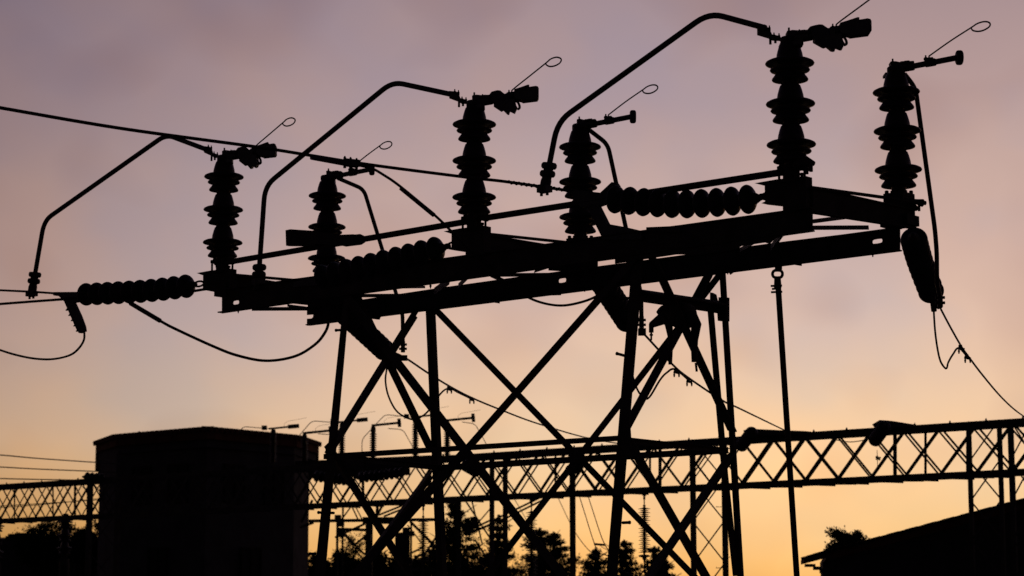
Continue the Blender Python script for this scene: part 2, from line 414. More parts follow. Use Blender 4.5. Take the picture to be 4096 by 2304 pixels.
ST.part('gusset_plate', MB().prism([poly([(2490, 1700), (2520, 1690), (2524, 1750), (2550, 1785), (2560, 1826), (2480, 1840)], -.21)], VH * .01), STEEL)
for x, y, dx, dy, v in ((1366, 1320, -20, 1, 0), (2503, 1424, -33, -9, -.1), (2562, 1192, -62, 1, 0), (2490, 2091, 26, -1, -.27), (1262, 2215, -20, 0, -.3), (1336, 2052, -60, -2, -.28)):
    p = W(x, y, v); q = W(x + dx, y + dy, v)
    mb = MB(); mb.tube([p, q], .013, 8); mb.tube([q, q + (q - p).normalized() * .012], .016, 8); ST.part('step_bolt', mb, STEEL)

# ================================================================== POST INSULATORS OF THE SWITCH
KR, KZ = .42 / 198, .3535 / 161
cone_p = [(36, 8), (36, 1), (39, -2), (40, -10), (45, -24), (51, -44), (53, -58), (52, -66)]        # z measured down from unit top, stored below
def unit_mesh():
    def mk(name, prof):
        mb = MB(); mb.lathe([(r * KR, z * KZ) for r, z in prof], n=32); return to_mesh(name, mb, PORC)
    body = mk('insulator_unit', [(31, 5), (31, 0), (35, -3), (36, -8), (41, -12), (46, -26), (52, -48), (54, -62), (52, -70), (48, -84), (48, -130), (38, -148), (31, -152), (31, -164)])
    big = mk('large_shed', [(50, -66), (62, -69), (86, -74), (96, -79), (99, -84), (97, -88), (90, -89), (62, -90), (50, -92)])
    small = mk('small_shed', [(50, -98), (66, -101), (78, -106), (81, -111), (78, -115), (64, -115), (50, -117)])
    bell = mk('bell_shed', [(48, -121), (56, -123), (62, -132), (70, -142), (73.5, -148), (72, -152), (66, -153), (40, -153), (32, -152)])
    return body, big, small, bell
UM = unit_mesh()
TOPZ = 81 * KZ                       # cap sits this far above the centre of the first large shed
def post_bottom(pitchz=1.0): return (-81 * KZ - 0) 
def make_post(name, D1, label, group, hub=True):
    t = Thing(name, label, 'insulator', D1 - UP * (TOPZ + 0) * 0 - UP * 1.05, group)
    top = D1 + UP * TOPZ
    for k in range(3):
        o = t.place('insulator_unit', UM[0], Matrix.Translation(top - UP * (.3535 * k)))
        for nm, me in zip(('large_shed', 'small_shed', 'bell_shed'), UM[1:]): t.place(nm, me, None, o)
    zb = top.z - .3535 * 3
    b_ = Vector((D1.x, D1.y, zb))
    mb = MB(); mb.lathe([(.062, .03), (.062, -.015), (.075, -.02), (.075, -.05), (.068, -.05), (.068, -.13), (.1, -.135), (.1, -.16), (.05, -.165)], b_, UP, 20)
    t.part('base_flange', mb, STEEL)
    for s1 in (-1, 1):
        for s2 in (-1, 1):
            mb = MB(); mb.lathe([(.011, -.13), (.011, -.03), (.018, -.03), (.018, 0), (.01, .004)], b_ + UH * .082 * s1 + VH * .07 * s2 - UP * .02, UP, 8); t.part('base_bolt', mb, STEEL)
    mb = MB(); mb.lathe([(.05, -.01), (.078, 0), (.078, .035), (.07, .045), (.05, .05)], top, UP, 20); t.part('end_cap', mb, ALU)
    return t
def rel(pts, v=0): return [W(x, y, v) for x, y in pts]
YV = Vector((0, 1, 0))
def round_plate(t, name, pts, v, th, mat=ALU, parent=None):
    mb = MB(); mb.prism([rel(pts, v)], YV * th); return t.part(name, mb, mat, parent)
def loop_horn(t, pts, v, r, mat=STEEL):
    mb = MB(); mb.tube(smooth_path([W(x, y, v) for x, y in pts], 5), r, 6); return t.part('arcing_horn', mb, mat)
def hexb(mb, p, r=.014, up=.03, dn=.02):
    mb.lathe([(r, -dn), (r, up * .4), (r * .55, up * .45), (r * .55, up)], p, UP, 6)

# --- near row head, traced on the middle post
def near_head(t):
    p = A2 - UP * .90; mb = MB()
    mb.tube([p - UH * .10, p + UH * .13], [.05, .05], 10); mb.tube([p + UH * .1 - UP * .02, p + UH * .17 - UP * .04], .03, 8); t.part('crank_head', mb, STEEL)
    mb = MB(); mb.prism([rel([(1888, 388), (1905, 383), (1938, 386), (1940, 436), (1915, 440), (1887, 438), (1889, 410)])], YV * .10); tb = t.part('terminal_block', mb, ALU)
    mb = MB(); hexb(mb, W(1897, 388), .016, .045); hexb(mb, W(1930, 385), .012, .02); t.part('terminal_bolt', mb, STEEL, tb)
    mb = MB(); mb.prism([rel([(1866, 429), (1938, 424), (1938, 437), (1866, 441)])], YV * .14); t.part('top_plate', mb, ALU)
    # arm
    mb = MB(); mb.tube([W(1925, 405), W(2060, 382)], [.036, .033], 14); mb.tube([W(1925, 406), W(1966, 399)], .046, 14); arm = t.part('contact_arm', mb, ALU)
    mb = MB()
    for x, y in ((1923, 388), (1937, 386), (1950, 386)): mb.tube([W(x - 7, y, -.05), W(x + 7, y - 1, -.05)], .016, 8); mb.tube([W(x - 7, y, .05), W(x + 7, y - 1, .05)], .016, 8)
    t.part('arm_clamp', mb, ALU, arm)
    # jaws: curved fingers in pairs
    for v in (-.03, .03):
        round_plate(t, 'jaw_finger', [(1955, 392), (1958, 378), (1966, 368), (1980, 364), (1990, 362), (2001, 363), (2022, 380), (2040, 378), (2040, 405), (1975, 408), (1965, 400), (1966, 388), (1958, 392)], v, .03, ALU, None)
    for v, dx, dy in ((-.05, 0, 0), (.0, 2, 1), (.05, 3, -3)):
        round_plate(t, 'jaw_finger', [(p[0] + dx * .4, p[1] + dy * .4) for p in ((1974, 402), (2058, 396), (2064, 424), (2069, 433), (2059, 455), (2040, 446), (2036, 459), (2030, 458), (2014, 442), (2005, 446), (1975, 426))], v, .03, ALU, None)
    mb = MB(); mb.tube(smooth_path([W(2058, 402), W(2070, 408), (W(2077, 420)), W(2078, 432), W(2071, 437)], 4), .012, 8); t.part('jaw_hook', mb, ALU)
    # shield box
    mb = MB(); mb.prism([rel([(2057, 362), (2080, 355), (2112, 344), (2117, 345), (2117, 353), (2143, 349), (2152, 352), (2155, 359), (2155, 393), (2150, 401), (2093, 408), (2085, 404), (2062, 400), (2055, 385)])], YV * .12)
    t.part('contact_shield', mb, ALU, arm)
    mb = MB(); mb.tube([W(2030, 378), W(2062, 374)], .022, 8); hexb(mb, W(2036, 372), .012, .03); t.part('horn_clamp', mb, STEEL)
    loop_horn(t, [(2047, 374), (2047, 366), (2055, 355), (2120, 303), (2185, 251), (2203, 236), (2225, 229), (2241, 233), (2245, 241), (2238, 253), (2220, 263), (2200, 266), (2186, 260), (2183, 252)], 0, .0075)
    # bus side clamp
    mb = MB(); mb.prism([rel([(1797, 366), (1832, 370), (1838, 384), (1842, 395), (1868, 402), (1870, 408), (1890, 407), (1890, 418), (1868, 414), (1845, 412), (1832, 404), (1797, 391)])], YV * .06)
    t.part('bus_clamp', mb, ALU)
    for x, y, dn in ((1819, 368, .02), (1834, 372, .02), (1848, 398, .02), (1864, 401, .02), (1836, 408, .05), (1852, 412, .03)):
        m2 = MB(); hexb(m2, W(x, y, -.02), .011, .028, dn); t.part('clamp_bolt', m2, STEEL)
pA2 = make_post('switch_post', A2, 'middle post insulator of the near row, with jaw contact arm and looped horn', 'post insulators on the near beam')
near_head(pA2)
bpy.context.view_layer.update()
copy_tree(pA2.o, A1 - A2, 'leftmost tall post insulator, with jaw contact touching the thick overhead cable')
copy_tree(pA2.o, A3 - A2, 'highest post insulator, jaw contact arm near the top edge of the photo')
# --- far row head, traced on its middle post
def far_head(t):
    v = VB
    mb = MB(); mb.prism([rel([(2307, 481), (2323, 480), (2340, 484), (2352, 512), (2350, 524), (2309, 526), (2308, 500)], v)], YV * .10); tb = t.part('terminal_block', mb, ALU)
    mb = MB(); hexb(mb, W(2317, 482, v), .015, .04); t.part('terminal_bolt', mb, STEEL, tb)
    mb = MB(); mb.prism([rel([(2288, 522), (2352, 517), (2352, 528), (2288, 531)], v)], YV * .14); t.part('top_plate', mb, ALU)
    mb = MB(); mb.tube([W(2340, 503, v), W(2524, 467, v)], .026, 14); mb.tube([W(2342, 501, v), W(2382, 494, v)], .040, 14); arm = t.part('contact_arm', mb, ALU)
    mb = MB()
    for x, y in ((2347, 482), (2360, 480), (2374, 482)): mb.tube([W(x - 7, y, v - .04), W(x + 7, y - 1, v - .04)], .014, 8)
    t.part('arm_clamp', mb, ALU, arm)
    mb = MB(); c0 = W(2519, 467, v); ax = Vector((1, 0, 0))
    mb.lathe([(.02, 0), (.05, .001), (.062, .008), (.066, .02), (.066, .042), (.062, .054), (.05, .061), (.02, .062)], c0, ax, 20); t.part('end_disc', mb, ALU, arm)
    mb = MB(); mb.tube([W(2423, 486, v), W(2452, 481, v)], .035, 10); mb.tube([W(2418, 470, v), W(2445, 468, v)], .013, 8); hexb(mb, W(2423, 468, v), .013, .03); t.part('horn_clamp', mb, STEEL)
    loop_horn(t, [(2434, 468), (2434, 460), (2442, 453), (2505, 405), (2570, 360), (2588, 347), (2608, 340), (2624, 341), (2631, 349), (2626, 360), (2608, 371), (2590, 374), (2575, 370), (2570, 361)], v, .0075)
pB2 = make_post('switch_post', B2, 'middle post insulator of the far row, short arm ending in a round disc plate', 'post insulators on the far beam')
far_head(pB2)
bpy.context.view_layer.update()
copy_tree(pB2.o, B1 - B2, 'left post insulator of the far row, its disc-ended arm just under the overhead cable')
copy_tree(pB2.o, B3 - B2, 'rightmost post insulator, disc-ended arm above the right beam end')

# ================================================================== BENT BUS PIPES
def bus(name, pts, r, label, cat, group, v=0.0, rad=.18, fit=None, va=None):
    P3 = [W(x, y, (v if va is None else va[i])) for i, (x, y) in enumerate(pts)]
    t = Thing(name, label, cat, P3[-1], group)
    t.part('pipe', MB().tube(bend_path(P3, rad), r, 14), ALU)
    if fit:
        x, y = pts[-1]; e0 = P3[-1]; d = (P3[-1] - P3[-2]).normalized()
        L_ = fit
        cp = t.part('end_coupling', MB().lathe([(r, -.02), (r * 1.7, -.01), (r * 1.7, .08), (r * 1.9, .1), (r * 1.9, .2), (r * 1.75, .2), (r * 1.75, L_ - .04), (r * 1.3, L_)], e0 + d * .06, d, 16), ALU)
        for k in (0, .075):
            t.part('collar', MB().lathe([(r * 1.6, -.03), (r * 2.35, -.028), (r * 2.75, -.012), (r * 2.75, .012), (r * 2.35, .028), (r * 1.6, .03)], e0 + d * (.02 + k), d + UH * .12, 16), ALU, cp)
        t.part('foot_clamp', MB().box(e0 + d * (.07 + L_), .058, .045, .03, UH, VH), ALU)
        for s in (-1, 1): t.part('clamp_bolt', MB().lathe([(.014, -.05), (.014, .05)], e0 + d * (.08 + L_) + UH * .035 * s, UP, 6), STEEL)
    return t
GB = 'bent bus pipes'
bus('bus_pipe', [(3062, 112), (2837, 51), (2231, 486), (2198, 655)], .0265, 'highest bent pipe, coming down left of the middle far post', 'bus pipe', GB, rad=.16, fit=.17)
bus('bus_pipe', [(1803, 377), (1570, 327), (1060, 744), (1038, 1062)], .0265, 'middle bent pipe, crossing the overhead cable down to the left beam', 'bus pipe', GB, rad=.15, fit=.10)
bus('bus_pipe', [(823, 597), (665, 538), (177, 882), (141, 1092)], .0265, 'lowest bent pipe at far left, ending in a ribbed fitting on the thin conductor', 'bus pipe', GB, rad=.14, fit=.17)
# drop pipes from the far row posts
GD = 'drop pipes of the far row'
def ybus(name, pts, r, label, group, rad=.08):
    P3 = [P(*p) for p in pts]; t = Thing(name, label, 'bus pipe', P3[-1], group)
    t.part('pipe', MB().tube(bend_path(P3, rad), r, 12), ALU)
    e0 = P3[-1]; mb = MB()
    mb.tube([e0 + UP * .04, e0 - UP * .09], .026, 10); t.part('end_clamp', mb, ALU)
    for k in (0, .05): t.part('clamp_bolt', MB().tube([e0 - UP * k - Vector((.045, 0, 0)), e0 - UP * k + Vector((.045, 0, 0))], .014, 8), STEEL)
    return t
YB1, YB2, YB3 = B1.y, B2.y, B3.y
ybus('drop_pipe', [(1352, 713, YB1), (1455, 757, YB1 - .1), (1545, 1050, YB1), (1610, 1255, YB1 + .5), (1612, 1378, YB1 + 1.0)], .0225, 'left drop pipe, leaning down from the left far post to the leftmost hanging disc string', GD)
ybus('drop_pipe', [(2352, 516, YB2), (2431, 577, YB2 - .1), (2502, 905, YB2), (2565, 1180, YB2 + .8), (2566, 1280, YB2 + 1.1)], .0225, 'middle drop pipe, passing behind the sagging disc string', GD)
ybus('drop_pipe', [(3618, 296, YB3), (3662, 352, YB3 + .05), (3740, 920, YB3 + .5), (3747, 1010, YB3 + .6), (3748, 1130, YB3 + .9), (3760, 1190, YB3 + 1.2)], .0215, 'right drop pipe, a long bowed tube beside the rightmost post insulator', GD)

# ================================================================== DISC INSULATOR STRINGS
def disc_mesh():
    mb = MB(); mb.lathe([(.02, .05), (.045, .045), (.055, .02), (.07, .012), (.105, -.004), (.122, -.02), (.1275, -.034), (.124, -.044), (.11, -.040), (.1, -.046), (.085, -.036), (.07, -.044), (.045, -.034), (.02, -.07)], n=32)
    return to_mesh('insulator_disc', mb, GLASS)
DM = disc_mesh()
def string(label, pts, n, group, cat='insulator string', ends=True, k=1.0, name='disc_string'):
    path = smooth_path(pts, 12)
    L_ = [0]
    for i in range(1, len(path)): L_.append(L_[-1] + (path[i] - path[i - 1]).length)
    t = Thing(name, label, cat, pts[-1], group)
    def at(s):
        for i in range(1, len(path)):
            if L_[i] >= s - 1e-6:
                f = (s - L_[i - 1]) / max(1e-9, L_[i] - L_[i - 1]); return path[i - 1].lerp(path[i], f), (path[i] - path[i - 1]).normalized()
        return path[-1], (path[-1] - path[-2]).normalized()
    for q in range(n):
        p, d = at(L_[-1] * q / (n - 1))
        t.place('insulator_disc', DM, frame_to(p, -d) @ Matrix.Scale(k, 4))
    if ends:
        p, d = at(0); t.part('end_fitting', MB().lathe([(.055, 0), (.05, .05), (.025, .10), (.02, .12)], p, -d, 12), STEEL)
        p, d = at(L_[-1]); t.part('end_fitting', MB().lathe([(.05, 0), (.04, .06), (.02, .1)], p, d, 12), STEEL)
    return t
GH, GS = 'strings of insulator discs strung from the near beam', 'strings of insulator discs hanging behind the far beam'
h1 = string('left string of ten insulator discs, stretched level from the left beam end', [W(752, 1144), W(580, 1164), W(353, 1177)], 10, GH)
h2 = string('middle string of ten insulator discs, lying just above the long near beam', [W(1752, 996), W(1545, 1048), W(1303, 1106)], 10, GH)
h3 = string('right string of ten insulator discs, sagging beneath the highest post insulator', [W(3003, 796), W(2890, 808), W(2742, 816), W(2595, 810), W(2474, 799)], 10, GH)
for h, (x, y), (x1, y1) in ((h1, (777, 1138), (815, 1133)), (h2, (1790, 985), (1822, 978)), (h3, (3048, 787), (3085, 782))):
    a, b = W(x, y), W(x1, y1); mb = MB()
    pts = [a + (b - a) * (.5 - .5 * math.cos(t)) + UP * .028 * math.sin(t) for t in [k * math.pi / 6 for k in range(13)]]
    mb.tube(pts, .011, 8); mb.tube([a - UH * .02, a + UH * .02], .03, 8); h.part('shackle', mb, STEEL)
# strain clamps
mb = MB(); mb.prism([rel([(345, 1168), (222, 1169), (216, 1176), (222, 1183), (240, 1184), (252, 1195), (262, 1206), (297, 1211), (330, 1206), (345, 1204)])], VH * .05); h1.part('strain_clamp', mb, ALU)
mb = MB(); mb.prism([rel([(262, 1204), (297, 1208), (322, 1262), (338, 1305), (341, 1325), (322, 1333), (312, 1318)])], VH * .05); c_ = h1.part('jumper_clamp', mb, ALU)
for x, y in ((274, 1236), (285, 1257), (295, 1278), (305, 1299), (315, 1320)):
    m2 = MB(); m2.tube([W(x + 8, y - 5), W(x - 6, y + 3)], .014, 6); m2.tube([W(x - 4, y + 2), W(x - 10, y + 5)], .008, 6); h1.part('u_bolt', m2, STEEL, c_)
mb = MB(); mb.prism([rel([(2450, 778), (2406, 772), (2368, 768), (2310, 760), (2290, 775), (2330, 830), (2398, 826), (2448, 808)])], VH * .06); h3.part('strain_clamp', mb, ALU)
mb = MB(); mb.prism([rel([(2392, 775), (2406, 772), (2452, 729), (2470, 733), (2478, 745), (2462, 780), (2440, 790)], .1)], VH * .04); h3.part('link_plate', mb, ALU)
mb = MB(); mb.prism([rel([(2350, 815), (2398, 826), (2433, 896), (2500, 908), (2574, 925), (2574, 960), (2420, 960), (2390, 900)])], VH * .06); h3.part('jumper_clamp', mb, ALU)
mb = MB(); mb.prism([rel([(1310, 1090), (1240, 1112), (1180, 1130), (1180, 1150), (1300, 1140)])], VH * .05); h2.part('strain_clamp', mb, ALU)
s1 = string('left hanging string of discs, crossing the left pair of tower legs at a slant', [P(1384, 1258, 24.9), P(1532, 1396, 26.1)], 10, GS)
s2 = string('middle hanging string of discs, slanting down behind the right inner tower leg', [P(2396, 1108, 22.0), P(2506, 1278, 23.2)], 10, GS)
s3 = string('right hanging string of discs at the beam end, seen as a dark capsule', [P(3655, 956, 20.6), P(3680, 1046, 21.2), P(3722, 1160, 21.8)], 10, GS)
s3.part('dead_end_clamp', MB().tube([P(3733, 1195, 21.9), P(3736, 1245, 21.95)], [.036, .028], 10), ALU)
s3.part('dead_end_clamp', MB().tube([P(3748, 1228, 21.9), P(3766, 1222, 21.9)], .026, 8), ALU)
s1.part('dead_end_clamp', MB().tube([P(1560, 1410, 26.1), P(1622, 1434, 26.3)], .022, 8), ALU)
s1.part('dead_end_clamp', MB().box(P(1612, 1432, 26.2), .05, .04, .03), ALU)
s2.part('dead_end_clamp', MB().box(P(2568, 1328, 23.3), .04, .04, .035), ALU)

# ================================================================== CABLES
def cable(name, pts, r, label, cat='cable', group=None, sleeve=None, mat=CABLE, n=8, sub=7, helix=None):
    pts = [p if isinstance(p, Vector) else P(*p) for p in pts]
    path = smooth_path(pts, sub); t = Thing(name, label, cat, pts[-1], group)
    t.part('strand', MB().tube(path, r, n), mat)
    return t, path
def c0Y(x): return 17.5 + (x / 2255.0) * 3.25
ov, path = cable('overhead_cable', [(x, y, c0Y(x)) for x, y in ((-180, 400), (0, 431), (483, 513.5), (1014, 586), (1238, 621), (1487, 660), (1866, 709), (2010, 725), (2188, 750), (2300, 768), (2360, 790))], .0150, 'thick overhead cable crossing from the left edge down to the middle of the photo')
hp = []
for k in range(160):
    f = k / 159.0; x = 2030 + f * 280; y = 728 + (x - 2030) * .140; c = P(x, y, c0Y(x)); a = k * .55
    hp.append(c + Vector((0, math.cos(a), math.sin(a))) * .012)
ov.part('armour_rod', MB().tube(hp, .009, 6), CABLE)
mb = MB(); mb.tube([P(1245, 628, c0Y(1245)), P(1375, 652, c0Y(1375))], .025, 10); ov.part('sleeve', mb, ALU)
mb = MB(); mb.prism([[P(x, y, c0Y(x)) for x, y in ((1365, 642), (1385, 636), (1440, 642), (1446, 652), (1440, 664), (1420, 668), (1385, 664), (1368, 654))]], Vector((0, .07, 0))); tap = ov.part('tap_clamp', mb, ALU)
for x, y in ((1379, 650), (1402, 654), (1426, 658)):
    m2 = MB(); m2.lathe([(.013, -.05), (.013, .045), (.008, .05), (.008, .058)], P(x, y, c0Y(x) - .02), UP, 6); ov.part('clamp_bolt', m2, STEEL, tap)
ov.part('spacer_ball', MB().tube([P(1408, 672, c0Y(1400)), P(1405, 684, c0Y(1400))], .018, 8), STEEL)
tj, path = cable('jumper_cable', [(1440, 662, c0Y(1440)), (1490, 675, c0Y(1490)), (1530, 697, 20.0), (1600, 745, 20.1), (1738, 860, 20.3), (1815, 935, 20.5), (1900, 1020, 20.8), (2020, 1130, 21.0), (2110, 1188, 21.2), (2180, 1214, 21.3), (2250, 1222, 21.4), (2320, 1210, 21.5), (2380, 1188, 21.7), (2440, 1150, 21.9)], .0125, 'tap cable leaving the overhead cable, passing the near beam and looping under the far beam', group='jumper cables')
tj.part('sleeve', MB().tube([P(1603, 752, 20.08), P(1736, 861, 20.28)], .021, 10), ALU)
YH = 25.0
lj, path = cable('jumper_cable', [W(500, 1196, .1), W(520, 1212, .1), W(640, 1283, .15), W(700, 1315, .2), W(850, 1384, .5), W(950, 1422, .7), W(1065, 1443, 1.0), W(1180, 1425, 1.2), W(1260, 1378, 1.4), W(1300, 1330, 1.5), W(1314, 1290, 1.5), W(1316, 1240, 1.5)], .0165, 'long jumper cable sagging below the left string of discs', group='jumper cables')
lj.part('sleeve', MB().tube([W(522, 1213, .1), W(640, 1283, .15)], .0255, 10), ALU)
cable('jumper_cable', [W(337, 1325), W(336, 1358), W(318, 1390), W(285, 1418), W(230, 1434), W(170, 1437), W(95, 1427), W(0, 1400), W(-120, 1350)], .0125, 'loop of cable at the left edge, hanging from the bolted clamp', group='jumper cables')
cable('conductor', [W(-200, 1151), W(0, 1161), W(125, 1167), W(228, 1174)], .0125, 'upper thin conductor at the left edge, carrying the lowest bent pipe', group='conductors at the left edge')
cable('conductor', [W(-200, 1232, -.02), W(0, 1216, -.02), W(225, 1199, -.02), W(340, 1192, -.02), W(560, 1196, -.02), W(800, 1160, -.02), W(860, 1150, -.02)], .0150, 'lower conductor at the left edge, running past the left string to its clamp', group='conductors at the left edge')
def line_with_clamps(label, pts, r, clamps, lp, grp, rl):
    t, _ = cable('line_conductor', pts, r, label, 'conductor', grp)
    for c in clamps:
        p = P(*c); mb = MB()
        mb.tube([p - Vector((.012, 0, .02)), p - Vector((.012, 0, -.022))], .020, 8); mb.tube([p - Vector((.036, 0, .012)), p + Vector((.030, 0, -.026))], .015, 8); b = t.part('line_clamp', mb, STEEL)
        for dx in (-.028, .024):
            m2 = MB(); m2.lathe([(.008, -.035), (.008, -.02), (.011, -.018), (.011, 0), (.007, .002), (.007, .025)], p + Vector((dx, 0, -.035)), UP, 6); t.part('clamp_bolt', m2, STEEL, b)
    q = [P(*x) for x in lp]; t.part('tail_loop', MB().tube(smooth_path(q, 6), rl, 8), CABLE)
    return t
GL = 'line conductors running down to the far gantry'
line_with_clamps('left line conductor with two bolted clamps, falling right between the tower legs', [(1570, 1408, 26.1), (1622, 1432, 26.3), (1715, 1494, 27), (1800, 1546, 28), (1885, 1590, 29), (2000, 1638, 31), (2150, 1694, 35), (2350, 1752, 42), (2500, 1778, 46)], .0125,
                 [(1798, 1552, 28), (1888, 1594, 29)], [(1556, 1420, 26.2), (1548, 1470, 26.3), (1542, 1525, 26.4), (1556, 1590, 26.5), (1592, 1650, 26.8), (1650, 1678, 27), (1690, 1664, 27.2), (1725, 1630, 27.4), (1762, 1575, 27.7), (1795, 1554, 28), (1840, 1574, 28.4), (1886, 1596, 29)], GL, .0110)
line_with_clamps('middle line conductor with two bolted clamps, inside the right pair of tower legs', [(2560, 1318, 23.3), (2580, 1340, 23.5), (2690, 1458, 24.3), (2755, 1512, 25), (2890, 1602, 27), (2960, 1635, 29), (3130, 1717, 38), (3160, 1730, 41)], .0120,
                 [(2707, 1483, 24.4), (2758, 1520, 25)], [(2510, 1380, 23.4), (2525, 1480, 23.6), (2548, 1555, 23.8), (2575, 1590, 24), (2598, 1588, 24), (2640, 1520, 24.2), (2668, 1490, 24.3), (2700, 1477, 24.4), (2756, 1522, 25)], GL, .0115)
line_with_clamps('right line conductor with two bolted clamps, leaving the frame at the right edge', [(3760, 1230, 21.9), (3800, 1306, 22.3), (3845, 1385, 23), (3873, 1425, 23.4), (3930, 1500, 24.6), (4000, 1583, 27), (4060, 1640, 30), (4110, 1675, 34)], .0105,
                 [(3846, 1388, 23), (3871, 1425, 23.4)], [(3734, 1225, 21.9), (3740, 1320, 22), (3750, 1395, 22.1), (3762, 1445, 22.2), (3780, 1472, 22.3), (3788, 1470, 22.3), (3793, 1450, 22.4), (3812, 1417, 22.6), (3835, 1392, 22.9), (3870, 1428, 23.3)], GL, .0100)

# ================================================================== OPERATING GEAR
t = Thing('operating_tube', 'left operating tube linking the bases of the left and middle near posts', 'operating tube', W(918, 1047), 'operating tubes')
t.part('tube', MB().tube([W(905, 1050), W(1858, 888)], .031, 12), STEEL)
t.part('coupling', MB().tube([W(1370, 967, -.02), W(1385, 964, -.02), W(1440, 958, -.02), W(1456, 957, -.02)], [.042, .058, .056, .035], 12), STEEL)
mb = MB(); mb.prism([rel([(1149, 922), (1168, 918), (1260, 924), (1370, 940), (1420, 938), (1420, 978), (1345, 984), (1290, 976), (1268, 976), (1268, 985), (1151, 984)], -.05)], VH * .05); t.part('lever_plate', mb, STEEL)
t = Thing('operating_tube', 'right operating tube linking the bases of the middle and highest near posts', 'operating tube', W(1950, 870), 'operating tubes')
t.part('tube', MB().tube([W(1940, 872), W(2600, 770), W(3135, 688)], .031, 12), STEEL)
t.part('coupling', MB().tube([W(2470, 783, .02), W(2500, 786, .02), W(2520, 782, .02)], [.05, .06, .035], 10), STEEL)
t = Thing('crank_lever', 'small bolted lever jutting right from the foot of the highest near post', 'lever', W(3225, 650))
t.part('lever', MB().tube([W(3190, 655), W(3225, 642), W(3255, 655)], [.05, .04, .022], 8), STEEL)
t.part('lever_bolt', MB().lathe([(.016, -.04), (.016, .03)], W(3244, 668), UP, 6), STEEL)
t.part('lever_bolt', MB().lathe([(.013, -.04), (.013, .03)], W(3228, 678), UP, 6), STEEL)
# link rods along the cross beams
for (x0, y0), (x1, y1), lab, end in (((921, 1098), (1400, 1140), 'left link rod beside the left cross beam', 0), ((1950, 936), (2310, 974), 'middle link rod beside the middle cross beam', 0), ((3245, 750), (3700, 812), 'right link rod, its nut sticking out past the rightmost post', 1)):
    a, b = W(x0, y0, .02), W(x1, y1, VB + (.02 if not end else .05))
    t = Thing('link_rod', lab, 'rod', a, 'link rods of the switch'); t.part('rod', MB().tube([a, b], .0155, 8), STEEL)
    if end:
        d = (b - a).normalized()
        t.part('rod_end', MB().tube([W(3625, 802, VB), W(3670, 808, VB), W(3690, 812, VB)], [.02, .026, .036], 10), STEEL); t.part('nut', MB().tube([W(3688, 811, VB), W(3702, 812, VB)], .021, 6), STEEL)
        t.part('split_pin', MB().lathe([(.012, -.05), (.012, .02)], W(3676, 822, VB), UP, 6), STEEL)
single('bearing_knob', MB().tube([W(3620, 832, VB), W(3655, 828, VB), W(3668, 836, VB)], [.02, .034, .022], 10), STEEL, 'rounded bearing at the right end of the right cross beam', 'bearing')
# drive rod down to the ground
YR = W(3110, 1060, VB).y
t = Thing('drive_rod', 'long straight operating pipe hanging from the right part of the far beam to the ground', 'pipe', P(3187, 2304, YR))
a, b = P(3113, 1150, YR), P(3187, 2304, YR); c = b + (b - a) * (b.z / (a.z - b.z))
t.part('pipe', MB().tube([a, c], .0275, 14), STEEL)
mb = MB(); ring = [P(3110 + 20 * math.copysign(abs(math.cos(k)) ** .6, math.cos(k)), 1096 + 15 * math.sin(k), YR) for k in [q * math.pi / 8 for q in range(17)]]
mb.tube(ring, .014, 8); mb.tube([P(3114, 1050, YR), P(3114, 1078, YR)], .034, 12); mb.tube([P(3110, 1108, YR), P(3111, 1150, YR)], [.03, .036], 12); t.part('universal_joint', mb, STEEL)
for x, y, x1 in ((3083, 1144, 3128), (3088, 1156, 3112), (3084, 1169, 3129)): t.part('clamp_bolt', MB().tube([P(x, y, YR - .02), P(x1, y - 2, YR - .02)], .010, 8), STEEL)
# bell crank mechanism between the right legs
vm_ = VB * .45
t = Thing('bell_crank', 'curved forked crank mechanism mounted between the right pair of tower legs', 'crank mechanism', W(2740, 1270, vm_))
mb = MB(); mb.lathe([(.02, -.1), (.10, -.09), (.12, -.06), (.12, .06), (.10, .09), (.02, .1)], W(2730, 1262, vm_), VH, 20); t.part('hub', mb, STEEL)
mb = MB(); mb.tube(smooth_path([W(2700, 1262, vm_), W(2665, 1248, vm_), W(2650, 1262, vm_)], 4), [.07] * 9, 10); mb.tube([W(2672, 1262, vm_), W(2605, 1300, vm_)], [.07, .03], 10); mb.tube([W(2605, 1296, vm_), W(2605, 1330, vm_)], .023, 10); arm = t.part('crank_arm', mb, STEEL)
t.part('fork_bolt', MB().tube([W(2605, 1330, vm_), W(2605, 1361, vm_)], .009, 8), STEEL, arm); t.part('fork_nut', MB().tube([W(2605, 1336, vm_), W(2605, 1343, vm_)], .018, 6), STEEL, arm)
for pts, rr in (([(2665, 1270), (2675, 1300), (2682, 1345), (2682, 1400), (2681, 1458)], [.045, .036, .028, .022, .018]), ([(2760, 1265), (2785, 1300), (2778, 1360), (2777, 1410), (2777, 1448)], [.07, .05, .035, .03, .026])):
    P_ = [W(x, y, vm_ - .03) for x, y in pts]; mb = MB(); mb.tube(P_, rr, 10); t.part('hanging_arm', mb, STEEL)
t.part('arm_bolt', MB().tube([W(2783, 1452, vm_), W(2787, 1486, vm_)], .011, 8), STEEL)
single('stop_bracket', MB().prism([rel([(2846, 1170), (2860, 1177), (2866, 1203), (2880, 1203), (2880, 1190), (2912, 1190), (2912, 1285), (2877, 1284), (2875, 1254), (2846, 1250)], VB - .04)], VH * .05), STEEL, 'bracket with a curled end bolted to the rightmost tower leg', 'bracket')

